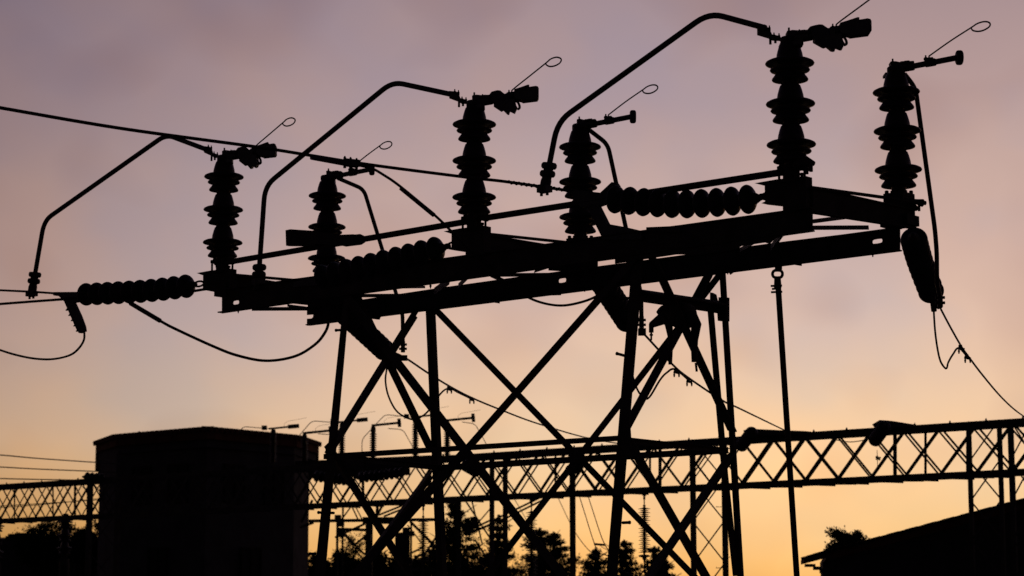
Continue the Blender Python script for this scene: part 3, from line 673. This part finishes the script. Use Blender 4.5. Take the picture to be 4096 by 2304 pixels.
# ================================================================== LATTICE GANTRY (background)
GZT, GZB = 5.27, 4.27
GR, GLf = PZ(4096, 1672, GZT), PZ(0, 1937, GZT)
GU = Vector((GR.x - GLf.x, GR.y - GLf.y, 0)).normalized(); GV = Vector((-GU.y, GU.x, 0))
if GV.y < 0: GV = -GV
def G(px, py, v=0.0):
    r = ray(px, py); o = Vector((GR.x, GR.y, 0)) + GV * v
    return EYEV + r * (o.dot(GV) / r.dot(GV))
def gx(px, z, v=0.0):                  # point of the gantry plane at that picture column and height z
    lo, hi = 1000, 2600
    for _ in range(40):
        m = (lo + hi) / 2
        if G(px, m, v).z > z: lo = m
        else: hi = m
    return G(px, (lo + hi) / 2, v)
LG = Thing('lattice_gantry', 'long lattice girder gantry running across the whole background on lattice columns', 'lattice gantry', gx(2048, 0))
e0, e1 = gx(-260, GZT), gx(4420, GZT); Lg = (e1 - e0).length; BAY = .74; nb = int(Lg / BAY); GW = .62
def gp(s, z, v): return e0.xy.to_3d() + GU * s + UP * z + GV * v
DS = 0.0                                # lengthwise stagger of the rear face against the front face
while proj(gp(Lg * .62 + DS, GZT, GW)).x > proj(gp(Lg * .62, GZT, 0)).x + 18: DS -= .02
def gbar(name, a, b, w, kind='L', parent=None, mat=RUST):
    # w in metres
    mb = MB(); tt = (b - a).normalized(); nn = GV if abs(tt.dot(GV)) < .8 else UP
    p = tt.cross(nn).normalized(); q = p.cross(tt).normalized()
    sec = {'L': [(-.5, -.1), (.5, -.1), (.5, .02), (-.38, .02), (-.38, .7), (-.5, .7)], 'flat': [(-.5, -.1), (.5, -.1), (.5, .1), (-.5, .1)]}[kind]
    mb.sweep([a + (p * x + q * y) * w for x, y in sec], [b + (p * x + q * y) * w for x, y in sec])
    return LG.part(name, mb, mat, parent)
for z in (GZT, GZB):
    for v in (0, GW):
        gbar('chord', gp(0, z - .05 if z == GZT else z + .05, v), gp(Lg, z - .05 if z == GZT else z + .05, v), .10 if z == GZT else .085)
for i in range(nb):
    s0 = i * BAY; s1_ = s0 + BAY
    if s1_ > Lg: break
    gbar('lattice_bar', gp(s0, GZB + .08, -.01), gp(s1_, GZT - .08, -.01), .066, 'flat')
    gbar('lattice_bar', gp(s0, GZT - .08, .012), gp(s1_, GZB + .08, .012), .040, 'flat')
    gbar('lattice_bar', gp(s0 + DS, GZB + .08, GW), gp(s1_ + DS, GZT - .08, GW), .036, 'flat')
    gbar('lattice_bar', gp(s0 + DS, GZT - .08, GW + .02), gp(s1_ + DS, GZB + .08, GW + .02), .036, 'flat')
    # bottom lacing and stepped packing plates
    if i % 2 == 0: gbar('cross_tie', gp(s0, GZB + .02, .02), gp(s0 + BAY, GZB + .02, GW), .07, 'flat')
    gbar('chord_splice', gp(s0 - .2, GZB + .015, -.06), gp(s0 + .70, GZB - .045, -.06), .06, 'flat')
    if i % 4 == 2: gbar('cross_tie', gp(s0, GZT - .02, .02), gp(s0, GZT - .02, GW), .06, 'flat')
    if True:
        mb = MB(); mb.lathe([(.02, -.05), (.02, .05), (.012, .05), (.012, .07)], gp(s0 + .2, GZT - .03, 0), UP, 6); LG.part('chord_bolt', mb, RUST)
for x in (3580, 3702, 3872, 2640, 2600, 2222, 1720, 1452, 300, 212, 58): 
    a = gx(x, GZB + .02, -.03); b = gx(x, GZT - .02, -.03); gbar('upright', a, b, .05 if x in (3702, 2222, 212, 58, 2600) else .075, 'flat')
# columns
def column(x0, x1, w, depth, zstep, label_name='column_leg', v0=.0, brace=True, ztop=GZB):
    a0, a1 = gx(x0, ztop, v0), gx(x1, ztop, v0)
    for a in (a0, a1):
        gbar(label_name, Vector((a.x, a.y, 0)), a, w, 'L')
    if brace:
        z = ztop; k = 0
        while z > .2:
            zb = max(0, z - zstep)
            gbar('column_brace', Vector((a0.x, a0.y, z)), Vector((a1.x, a1.y, zb)), .028, 'flat')
            gbar('column_brace', Vector((a1.x, a1.y, z)) + GV * .02, Vector((a0.x, a0.y, zb)) + GV * .02, .028, 'flat')
            z = zb
column(2766, 2892, .095, .6, .82, ztop=GZT)
column(1965, 2018, .085, .6, .9, ztop=GZT, brace=False)
column(3872, 3994, .075, .6, .72, ztop=GZT)
column(4038, 4130, .09, .6, .72, v0=.02, ztop=GZT)
column(357, 470, .13, .6, .9, ztop=GZT)
a = gx(2286, GZT, .4); gbar('column_leg', Vector((a.x, a.y, 0)), a, .1, 'L')
for k in range(9):
    for x, sgn in ((2892, 1),):
        a = gx(x, 4.1 - .2 * k, .0); d = GU * (.16 if k % 2 == 0 else -.16)
        if k % 2 == 0 or k % 3 == 1:
            m2 = MB(); m2.tube([a, a + d, a + d + UP * .02], .007, 6); LG.part('step_bolt', m2, RUST)
# strain strings on the gantry seen nearly end on
def gstring(label, x0, y0, x1, y1, Y, dY, n=7):
    return string(label, [P(x0, y0, Y), P(x1, y1, Y + dY)], n, 'insulator strings at the far gantry', ends=True, k=1.0, name='disc_string')
gstring('dark bundle of discs on the gantry right of the rightmost tower leg', 3010, 1728, 2968, 1780, gx(3000, GZT).y - .9, .6)
gstring('dark bundle of discs on the gantry chord near the right edge', 3540, 1706, 3502, 1758, gx(3520, GZT).y - .9, .6)
gstring('far bundle of discs on the gantry left of the right inner tower leg', 2330, 1838, 2286, 1880, gx(2300, GZT).y - .9, .6)
gstring('far bundle of discs on the gantry just right of the thick left tower leg', 1862, 1862, 1900, 1884, gx(1850, GZT).y - .9, .5)
gstring('far bundle of discs on the gantry between the left pair of tower legs', 1440, 1910, 1600, 1892, gx(1500, GZT).y - .6, .5, 9)
gstring('far bundle of discs on the gantry beside the tiled building', 1262, 1905, 1390, 1922, gx(1300, GZT).y - .6, .5, 8)
gstring('small bundle of discs on the gantry at the left edge of the tiled building', 345, 1908, 400, 1912, gx(360, GZT).y - .3, .3, 4)
for (pts, lab) in (([(2990, 1724), (3010, 1716), (3045, 1718), (3130, 1722), (3240, 1726), (3240, 1736), (3000, 1745)], 'tapered hood plate on the gantry right of the rightmost tower leg'),
                   ([(3505, 1700), (3535, 1682), (3570, 1684), (3650, 1697), (3650, 1706), (3520, 1720)], 'tapered hood plate on the gantry near the right edge'),
                   ([(2500, 1752), (2530, 1752), (2610, 1766), (2690, 1772), (2690, 1784), (2500, 1790)], 'tapered hood plate on the gantry right of the right inner tower leg')):
    single('hood_plate', MB().prism([[G(x, y, -.12) for x, y in pts]], GV * .3), RUST, lab, 'hood plate', 'hood plates on the gantry')

# ================================================================== BACKGROUND SWITCH PLATFORM AND POSTS
YP = 62.0
PL = Thing('switch_platform', 'distant steel platform behind the girder gantry, carrying the slim switch posts', 'steel platform', P(1500, 2304, YP))
def pbar(name, x0, y0, x1, y1, w, dY0=0, dY1=0):
    PL.part(name, MB().bar(P(x0, y0, YP + dY0), P(x1, y1, YP + dY1), w, 'C', Vector((0, 1, 0))), RUST)
pbar('deck_beam', 1180, 1868, 1760, 1842, 46); pbar('deck_beam', 1232, 1898, 1640, 1884, 34, 1, 1); pbar('deck_beam', 1640, 1850, 2120, 1822, 22, 1, 1)
pbar('deck_beam', 1235, 2084, 1760, 2078, 13, -2, -2); pbar('deck_beam', 1350, 2116, 1480, 2121, 12, -2, -2); pbar('deck_beam', 1450, 2082, 1600, 2082, 28, -2, -2); pbar('deck_beam', 1630, 2276, 1762, 2280, 14, -2, -2)
for a in ((1250, 2000, 1205, 2090, 10), (1255, 2090, 1200, 2110, 10), (1405, 2025, 1365, 2080, 6), (1405, 2020, 1432, 2078, 6), (1420, 2022, 1452, 2085, 5), (1510, 2020, 1505, 2090, 12), (1530, 2020, 1500, 2080, 10), (1515, 2060, 1610, 2022, 8), (1535, 2066, 1625, 2030, 8),
          (1365, 2120, 1420, 2180, 10), (1480, 2130, 1418, 2180, 9), (1380, 2140, 1460, 2250, 6), (1415, 2178, 1465, 2222, 8), (1340, 2150, 1460, 2095, 9), (1345, 2140, 1440, 2108, 7), (1640, 2085, 1760, 2205, 11), (1630, 2100, 1700, 2190, 5), (1770, 2110, 1700, 2215, 9), (1640, 2215, 1700, 2185, 8), (1635, 2250, 1690, 2215, 8),
          (1860, 2000, 1965, 2160, 7), (1888, 2005, 1930, 2180, 6), (1965, 2030, 1905, 2100, 5), (1860, 2142, 1970, 2094, 10), (1868, 2125, 1968, 2078, 8), (1975, 2080, 2170, 1986, 8), (1985, 2092, 2196, 1988, 8), (1900, 2160, 1965, 2260, 7), (1870, 2190, 1960, 2290, 6),
          (1560, 2215, 1600, 2165, 8), (1560, 2170, 1620, 2240, 6), (1535, 2210, 1590, 2290, 7)):
    pbar('platform_brace', *a)
for x, w, y0 in ((1372, 8, 2020), (1477, 30, 2080), (1600, 40, 2130), (1466, 8, 2150), (1645, 8, 2090), (1625, 30, 2110), (1350, 10, 2060), (1835, 20, 2000), (1690, 10, 2250)):
    a = P(x, y0, YP + 1.0); b = Vector((a.x, a.y, 0)); PL.part('platform_post', MB().bar(a, b, w, 'box', Vector((0, 1, 0))), RUST)
for x, y, r in ((1352, 2070, 12), (1362, 2095, 14), (1365, 2135, 16), (1470, 2150, 14), (1645, 2135, 12), (1640, 2240, 10), (1870, 2110, 20), (1900, 2100, 16)):
    p = P(x, y, YP - 1); PL.part('bearing_box', MB().box(p, r * m_px(p), .15, r * .8 * m_px(p)), RUST)
# distant multi shed posts
def far_post_proto(kind):
    mb = MB(); pr = []
    H = 1.0; n = 14
    body = MB(); body.lathe([(.055, 0), (.055, H)], n=12)
    bm_ = to_mesh('post_body', body, PORC)
    s = MB(); s.lathe([(.055, .03), (.10, .0), (.108, -.008), (.055, -.012)], n=16)
    return bm_, to_mesh('shed', s, PORC)
FPB, FPS = far_post_proto(0)
def far_post(x, ytop, label, jaw, kx=1.0):
    top = P(x, ytop, YP); base_z = P(x, 1850, YP).z; h = top.z - base_z
    t = Thing('slim_switch_post', label, 'insulator', Vector((top.x, top.y, base_z)), 'slim switch posts on the distant platform')
    t.place('post_body', FPB, Matrix.Translation(Vector((top.x, top.y, base_z))) @ Matrix.Diagonal((1, 1, h, 1)))
    n = int(h / .062)
    for k in range(n): t.place('shed', FPS, Matrix.Translation(Vector((top.x, top.y, base_z + .04 + k * .062))))
    s = m_px(top)
    mb = MB(); mb.lathe([(.07, -.02), (.07, .09), (.05, .14)], top, UP, 10); t.part('end_cap', mb, ALU)
    a = top + UP * .17; X = Vector((1, 0, .10)).normalized()
    if jaw:
        mb = MB(); mb.tube([a - X * .12, a + X * .45], .026, 8); arm = t.part('contact_arm', mb, ALU)
        t.part('contact_shield', MB().box(a + X * .56, .15, .06, .052, X, Vector((0, 1, 0)), X.cross(Vector((0, 1, 0)))), ALU, arm)
        t.part('bus_clamp', MB().box(a - X * .25 + UP * .04, .07, .05, .06), ALU)
    else:
        mb = MB(); mb.tube([a - X * .05, a + X * .70], .034, 8); arm = t.part('contact_arm', mb, ALU)
        t.part('end_disc', MB().lathe([(.02, -.05), (.12, -.045), (.12, .045), (.02, .05)], a + X * .72, X, 14), ALU, arm)
    h0 = a + X * .3; mb = MB(); mb.tube([h0, h0 + UP * .10, h0 + UP * .16 + X * .1, h0 + UP * .20 + X * .62], .004, 5); t.part('arcing_horn', mb, STEEL)
FPosts = [(1093, 1738, 'first slim post from the left, standing before the tiled roof', 1), (1218, 1757, 'second slim post from the left, at the right end of the tiled roof', 0), (1368, 1712, 'slim post behind the leftmost tower leg, its jaw arm pointing right', 1),
          (1493, 1726, 'slim post in the clear between the left tower braces', 0), (1662, 1692, 'slim post just left of the thick left tower leg', 1), (1789, 1706, 'slim post just right of the thick left tower leg', 0)]
for a in FPosts: far_post(*a)
def thin_bus(pts, label, r=.012):
    P3 = [P(x, y, YP) for x, y in pts]; single('thin_bus_pipe', MB().tube(bend_path(P3, .12, 4), r, 6), ALU, label, 'bus pipe', 'thin bus pipes on the distant platform')
thin_bus([(955, 1735), (972, 1706), (1080, 1715)], 'short thin pipe bend just above the tiled roof')
thin_bus([(1190, 1750), (1248, 1683), (1358, 1692)], 'thin pipe rising from the right side of the tiled roof')
thin_bus([(1272, 1735), (1330, 1739), (1378, 1800)], 'thin pipe falling behind the leftmost tower leg')
thin_bus([(1448, 1840), (1448, 1757), (1540, 1658), (1655, 1670)], 'thin pipe arching between the left tower braces')
thin_bus([(1552, 1714), (1612, 1718), (1655, 1795)], 'thin pipe falling left of the thick left tower leg')
thin_bus([(1848, 1688), (1900, 1695), (1950, 1785)], 'thin pipe falling right of the thick left tower leg')

# ---- hanging strings below the gantry
def thin_disc():
    mb = MB(); mb.lathe([(.018, .03), (.03, .012), (.09, -.004), (.155, -.014), (.158, -.02), (.08, -.016), (.02, -.03)], n=18); return to_mesh('insulator_shed', mb, GLASS)
TD = thin_disc()
def hanging(x, y0, yd0, yd1, label, cap=True):
    Y = gx(x, GZB).y; k = m_px(P(x, 2000, Y))
    t = Thing('hanging_insulator', label, 'insulator string', P(x, yd1, Y), 'insulator strings hanging from the gantry')
    t.part('hanger_bracket', MB().box(P(x, y0 + 10, Y), .042, .03, .055), RUST)
    mb = MB(); mb.tube([P(x, y0 + 20, Y), P(x, y0 + 36, Y)], .022, 8); mb.tube([P(x, y0 + 36, Y), P(x, yd0, Y)], .012, 8); mb.tube([P(x, y0 + 58, Y), P(x, y0 + 64, Y)], .028, 8); t.part('link', mb, RUST)
    a, b = P(x, yd0, Y), P(x, yd1, Y); n = int((a.z - b.z) / .040)
    t.part('core', MB().tube([a, b], .022, 8), GLASS)
    for q in range(n):
        k_ = (.7 if q % 2 else .92) * .86; t.place('insulator_shed', TD, Matrix.Translation(a + UP * (-.04 * q)) @ Matrix.Diagonal((k_, k_, 1, 1)))
    if cap:
        t.part('corona_ring', MB().lathe([(.03, .03), (.08, .025), (.115, .01), (.118, -.008), (.10, -.02), (.045, -.03), (.035, -.07), (.02, -.09)], b - UP * .02, UP, 16), RUST)
        c = b - UP * .1
        t.part('yoke', MB().tube([c, c - UP * .22], .012, 6).tube([c - UP * .2, c - UP * .35 - Vector((.13, 0, 0)), c - UP * .6 - Vector((.14, 0, 0))], .02, 6).tube([c - UP * .2, c - UP * .34 + Vector((.06, 0, 0))], .03, 6), RUST)
hanging(2577, 1962, 2032, 2220, 'hanging insulator string in clear sky between the right tower legs, ending in a ring')
hanging(2126, 1985, 2048, 2330, 'hanging insulator string behind the crossing braces in the middle', cap=False)
hanging(1693, 2006, 2084, 2240, 'hanging insulator string just left of the thick left tower leg')

# ---- paired down leads and thin wires
def wires(pts_list, r, label, name='down_lead', cat='wire', group=None, Y=None):
    t = Thing(name, label, cat, P(*pts_list[0][-1]), group)
    for pl in pts_list: t.part('strand', MB().tube(smooth_path([P(*p) for p in pl], 5), r, 6), CABLE)
    return t
YG = gx(2350, GZB).y
t = wires([[(2310, 1960, YG), (2335, 2040, YG), (2379, 2178, YG - 2), (2405, 2215, YG - 3), (2470, 2224, YG - 4)], [(2345, 1960, YG), (2372, 2045, YG), (2418, 2176, YG - 2), (2470, 2235, YG - 3)]], .010, 'pair of parallel down leads with a spacer, left of the right inner tower leg')
t.part('spacer', MB().tube([P(2376, 2176, YG - 2), P(2420, 2180, YG - 2)], .022, 8), STEEL)
wires([[(2225, 1975, 70), (2296, 2121, 66), (2367, 2212, 62), (2450, 2262, 60), (2545, 2310, 58)]], .012, 'single faint sagging wire left of the far plain column', 'sagging_wire')
wires([[(2060, 2000, 70), (2100, 2070, 66), (2160, 2190, 62)]], .012, 'single faint wire crossing above the small conifers', 'sagging_wire')
for y0, y1, lab in ((1820, 1850, 'top one of three parallel wires at the far left'), (1868, 1886, 'middle one of three parallel wires at the far left'), (1914, 1922, 'bottom one of three parallel wires at the far left')):
    wires([[(-150, y0 - 6, 58), (0, y0, 60), (150, (y0 * .55 + y1 * .45), 62), (390, y1, 65), (480, y1 + 6, 66)]], .018, lab, 'power_line', 'wire', 'three wires at the far left')
wires([[(-80, 2034, 72), (150, 2020, 72), (420, 1992, 72)], [(-80, 2028, 74), (150, 2015, 74), (420, 1998, 74)]], .014, 'pair of slack wires seen through the left part of the girder', 'slack_wires')
wires([[(330, 1946, 55), (345, 1965, 55), (352, 2000, 55), (352, 2060, 55)]], .012, 'short drooping lead at the left column of the gantry', 'drooping_lead')
wires([[(3330, 1756, 43), (3400, 1768, 42.6), (3480, 1756, 42)]], .010, 'short slack lead under the top chord near the right edge', 'slack_lead')
t = wires([[(3508, 1800, 42), (3510, 1850, 42), (3508, 1890, 42)]], .006, 'thin lead with a spiky ball inside the girder near the right edge', 'spiked_lead')
mb = MB()
for k in range(14):
    a = random.uniform(0, 6.28); b = random.uniform(-1, 1); c = P(3512, 1832, 42); d = Vector((math.cos(a), .4 * math.sin(a * 3), b + math.sin(a))).normalized(); mb.tube([c, c + d * .06], [.02, .004], 5)
t.part('spiky_ball', mb, STEEL)

# ================================================================== BUILDINGS
# tiled building on the left
YBld = 70.0; ez = P(830, 1722, YBld).z
def bp(px, Y): p = P(px, 1700, Y); return Vector((p.x, p.y, 0))
BH = Thing('tiled_house', 'tall dark building with a tiled roof behind the left end of the switch', 'building', bp(830, YBld))
foot = [bp(404, 75.4), bp(470, 73.2), bp(830, 70.4), bp(1180, 73.6), bp(1240, 76.0)]
back = [foot[-1] * 1.12, foot[0] * 1.12]
ring = foot + back
mb = MB()
mb.sweep(ring, [p + UP * (ez - .25) for p in ring]); BH.part('wall', mb, WALL)
eave = [bp(385, 75.8), bp(465, 72.9), bp(830, 70), bp(1189, 73.2), bp(1277, 76.2)]
eave_r = eave + [eave[-1] * 1.12, eave[0] * 1.12]
mb = MB(); lo = [p + UP * (ez - .26) for p in eave_r]; hi = [p + UP * (ez - .02) for p in eave_r]; mb.sweep(lo, hi)
apex = sum(eave_r, Vector()) / len(eave_r) + UP * (ez + .25)
mb.add(hi + [apex], [[i, (i + 1) % len(hi), len(hi)] for i in range(len(hi))]); roof = BH.part('roof', mb, TILE)
# eave tiles, one by one
tm = MB(); tm.lathe([(.085, 0), (.07, .45)], n=10); TM = to_mesh('roof_tile', tm, TILE)
for i in range(4):
    a, b = eave[i], eave[i + 1]; n = max(2, int((b - a).length / .215)); nrm = (b - a).cross(UP).normalized(); 
    if nrm.y > 0: nrm = -nrm
    for k in range(n):
        p = a.lerp(b, (k + .5) / n) + UP * (ez + .045) + nrm * .1
        BH.place('roof_tile', TM, frame_to(p, -nrm + UP * .12))
# cornice blocks at the eave corners
BH.part('cornice', MB().sweep([p + UP * (ez - .50) for p in [q.lerp(apex.xy.to_3d(), .03) for q in eave_r]], [p + UP * (ez - .26) for p in [q.lerp(apex.xy.to_3d(), .03) for q in eave_r]]), WALL)
p = P(805, 1716, 71); BH.part('chimney', MB().box(Vector((p.x, p.y + .4, ez + .04)), .18, .18, .14), WALL)
for x in (825, 878): p = P(x, 1716, 70.8); BH.part('ridge_cap', MB().lathe([(.1, -.1), (.12, .0), (.06, .06)], Vector((p.x, p.y, ez + .05)), UP, 10), TILE)
p = P(556, 1745, 72.3); BH.part('mast', MB().tube([p - UP * .1, p + UP * .16], .035, 8), STEEL)
for (i, fr, zc0) in ((1, .3, 6.0), (1, .7, 6.0), (2, .3, 6.0), (2, .75, 6.0), (1, .5, 3.4), (2, .5, 3.4)):
    a, b = foot[i], foot[i + 1]; c = a.lerp(b, fr) + UP * zc0; X = (b - a).normalized(); nr = X.cross(UP).normalized(); nr = nr if nr.y < 0 else -nr
    w = BH.part('window', MB().box(c + nr * .02, .40, .04, .55, X, nr), PANE)
    for dz in (-.57, .57): BH.part('frame', MB().box(c + nr * .05 + UP * dz, .46, .05, .04, X, nr), WOODD, w)
    for dx in (-.43, 0, .43): BH.part('frame', MB().box(c + nr * .05 + X * dx, .025, .045, .53, X, nr), WOODD, w)
# low flat building at the far left
LB = Thing('low_building', 'low dark flat-roofed building at the far left behind the girder', 'building', Vector((P(60, 2000, 90).x, 90, 0)))
z1 = P(60, 2150, 90).z
a, b = P(-260, 2150, 90), P(420, 2150, 90)
LB.part('wall', MB().box(Vector(((a.x + b.x) / 2, 93, z1 / 2)), (b.x - a.x) / 2, 3, z1 / 2), WALL)
for xa, xb, yy in ((20, 150, 2134), (50, 110, 2130), (10, 60, 2143)):
    a, b = P(xa, yy, 89.5), P(xb, yy, 89.5); LB.part('parapet', MB().box(Vector(((a.x + b.x) / 2, 92, (a.z + z1) / 2 - .05)), (b.x - a.x) / 2, 2, (a.z - z1) / 2 + .06), WALL)
# house roof on the right
YH_ = 46.0
RH = Thing('roofed_house', 'dark house roof sloping up out of the frame at the lower right', 'house', Vector((P(3600, 2300, YH_).x, YH_, 0)))
tip = P(3203, 2237, YH_); up_ = P(4096, 2001, YH_); ridge = tip + (up_ - tip) * 1.25
dn = Vector((tip.x, tip.y, 0)).normalized() * 7; th = UP * .16
wx = P(3292, 2300, YH_).x; q0 = Vector((0, .5, 0)); mid = tip + (ridge - tip) * ((wx - tip.x) / (ridge.x - tip.x)); d1 = dn * .12; t1 = th * .55
mb = MB(); mb.sweep([mid - q0, ridge - q0, ridge + dn, mid + dn], [mid - q0 - th, ridge - q0 - th, ridge + dn - th, mid + dn - th])
mb.sweep([tip - q0, mid - q0, mid + d1, tip + d1], [tip - q0 - t1, mid - q0 - t1, mid + d1 - t1, tip + d1 - t1])
far_ = ridge + Vector((ridge.x - tip.x, 0, -(ridge.z - tip.z)))
mb.sweep([ridge - Vector((0, .5, 0)), far_ - Vector((0, .5, 0)), far_ + dn, ridge + dn], [ridge - Vector((0, .5, 0)) - th, far_ - Vector((0, .5, 0)) - th, far_ + dn - th, ridge + dn - th])
rf = RH.part('roof', mb, TILE)
wx = P(3292, 2300, YH_).x
mb = MB(); pr_ = [Vector((wx, YH_, 0)), Vector((far_.x - .5, YH_, 0)), Vector((far_.x - .5, YH_, far_.z - .1)), Vector((ridge.x, YH_, ridge.z - .17)), Vector((wx, YH_, tip.z + (wx - tip.x) * (ridge.z - tip.z) / (ridge.x - tip.x) - .17))]
mb.prism([pr_], dn * .8, c=False); RH.part('wall', mb, WALL)
for k, (x, y, w, h) in enumerate(((3240, 2262, 22, 5), (3268, 2273, 16, 6), (3290, 2284, 12, 8))):
    p = P(x, y, YH_ + .4); s = m_px(p); RH.part('eave_moulding', MB().box(p, w * s, .25, h * s, Vector((1, 0, 0)), dn.normalized()), WALL)
n = 46
for k in range(n):
    f = (k + .5) / n; p = tip.lerp(ridge, f) - Vector((0, .52, -.01)); d = (ridge - tip).normalized()
    RH.part('verge_tile', MB().box(p, .12, .05, .028 + .006 * (k % 3), d, Vector((0, 1, 0)), Vector((-d.z, 0, d.x))), TILE)

# ================================================================== TREES AND SHRUBS
def crown_mesh(mb, c, rx, rz, n, leaf, conifer=False, seed=0):
    rnd = random.Random(seed)
    clumps = []
    if conifer:
        lv = 13
        for i in range(lv):
            f = (i + .2) / lv
            rr = rx * (.08 + 1.35 * (1 - f) ** .8) * rnd.uniform(.65, 1.2)
            nbh = max(3, int(9 * (1 - f) + 3))
            for j in range(nbh):
                a = rnd.uniform(0, 2 * math.pi); L_ = rr * rnd.uniform(.6, 1.05)
                for q in range(4):
                    g_ = (q + .7) / 4
                    clumps.append((c + Vector((math.cos(a) * L_ * g_, math.sin(a) * L_ * g_, rz * 2 * f - rz + L_ * .15 * g_)), rz * .065 + L_ * .10))
        for i in range(60):
            f = rnd.random() ** 1.3; clumps.append((c + Vector((rnd.gauss(0, .16), rnd.gauss(0, .16), 0)) * rx * (1 - f) * 1.6 + UP * (rz * 2 * f - rz), rx * .13 * (1.15 - f)))
        clumps.append((c + UP * rz * .97, rz * .03)); clumps.append((c + UP * rz * .9, rz * .04))
    else:
        for i in range(22):
            d = Vector((rnd.gauss(0, .3), rnd.gauss(0, .3), rnd.gauss(0, .3))); clumps.append((c + Vector((d.x * rx, d.y * rx, d.z * rz)), min(rx, rz) * .30))
        for i in range(46):
            d = Vector((rnd.gauss(0, 1), rnd.gauss(0, 1), rnd.gauss(0, 1))).normalized() * rnd.uniform(.25, 1) ** .6
            clumps.append((c + Vector((d.x * rx, d.y * rx, d.z * rz)), min(rx, rz) * rnd.uniform(.20, .34)))
    for i in range(n):
        cc, r = clumps[rnd.randrange(len(clumps))]
        d = Vector((rnd.gauss(0, .42), rnd.gauss(0, .42), rnd.gauss(0, .38))) * r
        p = cc + d; a = Vector((rnd.gauss(0, 1), rnd.gauss(0, 1), rnd.gauss(0, 1))).normalized(); b = a.cross(Vector((rnd.gauss(0, 1), rnd.gauss(0, 1), rnd.gauss(0, 1)))).normalized()
        s = leaf * rnd.uniform(.5, 1.3)
        mb.add([p - a * s, p + b * s * .45, p + a * s, p - b * s * .45], [[0, 1, 2, 3]])
def tree(name, label, cat, x, ytop, Y, rx, h, n, leaf, conifer, seed, group=None, mat=None):
    n, leaf = int(n * 2.0), leaf * 1.0
    top = P(x, ytop, Y); b = Vector((top.x, top.y, 0)); t = Thing(name, label, cat, b, group)
    cz = top.z - h / 2
    mb = MB(); crown_mesh(mb, Vector((top.x, top.y, cz)), rx, h / 2, n, leaf, conifer, seed); t.part('crown', mb, mat or (LEAF2 if conifer else LEAF))
    mb = MB(); rnd = random.Random(seed); tt = [b + Vector((rnd.uniform(-.06, .06) * k, 0, (top.z - (.1 * h if conifer else .3 * h)) * k / 4)) for k in range(5)]
    mb.tube(tt, [.16, .14, .11, .08, .03], 8)
    for q in range(6):
        p = tt[3].lerp(tt[4], rnd.random()); a = rnd.uniform(0, 6.28); mb.tube([p, p + Vector((math.cos(a) * rx * .6, math.sin(a) * rx * .6, rx * .35))], [.045, .012], 5)
    t.part('trunk', mb, BARK)
GT = 'trees beyond the substation'
tree('conifer', 'conifer right beside the thick left tower leg, tallest of the distant ones', 'tree', 1822, 2000, 105, 2.0, 5.2, 10540, 0.079, True, 1, GT)
tree('conifer', 'conifer behind the plain pair of far columns', 'tree', 1995, 2062, 108, 1.3, 4.6, 7820, 0.079, True, 2, GT)
tree('conifer', 'conifer in the middle, first peak right of the middle hanging string', 'tree', 2160, 2112, 112, 1.8, 4.4, 8840, 0.079, True, 3, GT)
tree('conifer', 'conifer in the middle, close right neighbour of the one by the hanging string', 'tree', 2216, 2128, 110, 1.7, 4.2, 8840, 0.079, True, 4, GT)
tree('conifer', 'small conifer below the paired down leads', 'tree', 2384, 2192, 110, 1.5, 3.6, 7820, 0.079, True, 5, GT)
tree('conifer', 'conifer just right of the right inner tower leg', 'tree', 2496, 2160, 112, 1.7, 4.2, 8840, 0.079, True, 6, GT)
tree('conifer', 'conifer right of the clear hanging string, second from the right', 'tree', 2616, 2184, 110, 1.4, 3.8, 7480, 0.079, True, 7, GT)
tree('conifer', 'rightmost small conifer between the right tower legs', 'tree', 2660, 2234, 108, 1.3, 3.2, 6120, 0.072, True, 8, GT)
tree('conifer', 'conifer half hidden by the thick left tower leg, lower than its neighbour', 'tree', 1735, 2190, 104, 1.8, 3.8, 7820, 0.079, True, 9, GT)
tree('broadleaf_tree', 'thin leafless-looking tree between the leftmost tower legs', 'tree', 1412, 2118, 100, .95, 2.6, 2210, 0.043, False, 10, GT)
tree('broadleaf_tree', 'dense round tree below the distant platform', 'tree', 1350, 2205, 96, 2.3, 3.0, 11900, 0.101, False, 11, GT)
tree('broadleaf_tree', 'dense round tree low between the leftmost tower legs', 'tree', 1545, 2212, 96, 2.0, 3.0, 11900, 0.101, False, 12, GT)
tree('broadleaf_tree', 'dense low tree behind the feet of the middle braces', 'tree', 1925, 2235, 96, 1.6, 2.6, 7140, 0.086, False, 13, GT)
tree('shrub', 'bushy tree showing above the right house roof', 'shrub', 3394, 2098, 60, .62, 1.55, 10200, 0.043, False, 14)
GB_ = 'bushes at the far left'
tree('bush', 'tallest bush at the far left, under the girder', 'bush', 205, 2078, 86, 1.25, 2.2, 6120, 0.058, False, 15, GB_)
tree('bush', 'bush touching the left side of the tiled building', 'bush', 378, 2100, 84, .9, 1.8, 5440, 0.058, False, 16, GB_)
tree('bush', 'bush left of the left gantry column', 'bush', 322, 2098, 85, .7, 1.6, 4420, 0.058, False, 17, GB_)
tree('bush', 'small bush farthest left beside the low flat roof', 'bush', 150, 2112, 86, .6, 1.4, 3400, 0.058, False, 18, GB_)
# two squat multi-shed posts under the left end of the girder
lp = make_post('squat_post', P(262, 2088, 62), 'squat bell-shed insulator under the left end of the girder, right one', 'squat insulators under the girder')
lp2 = make_post('squat_post', P(-12, 2104, 62), 'squat bell-shed insulator cut off by the left edge of the photo', 'squat insulators under the girder')
for lpx, D in ((lp, P(262, 2088, 62)), (lp2, P(-12, 2104, 62))):
    top = D + UP * TOPZ; zt = GZB - .05
    lpx.part('support_column', MB().tube([Vector((D.x, D.y, 0)), Vector((D.x, D.y, D.z - 1.0))], .14, 12), RUST)
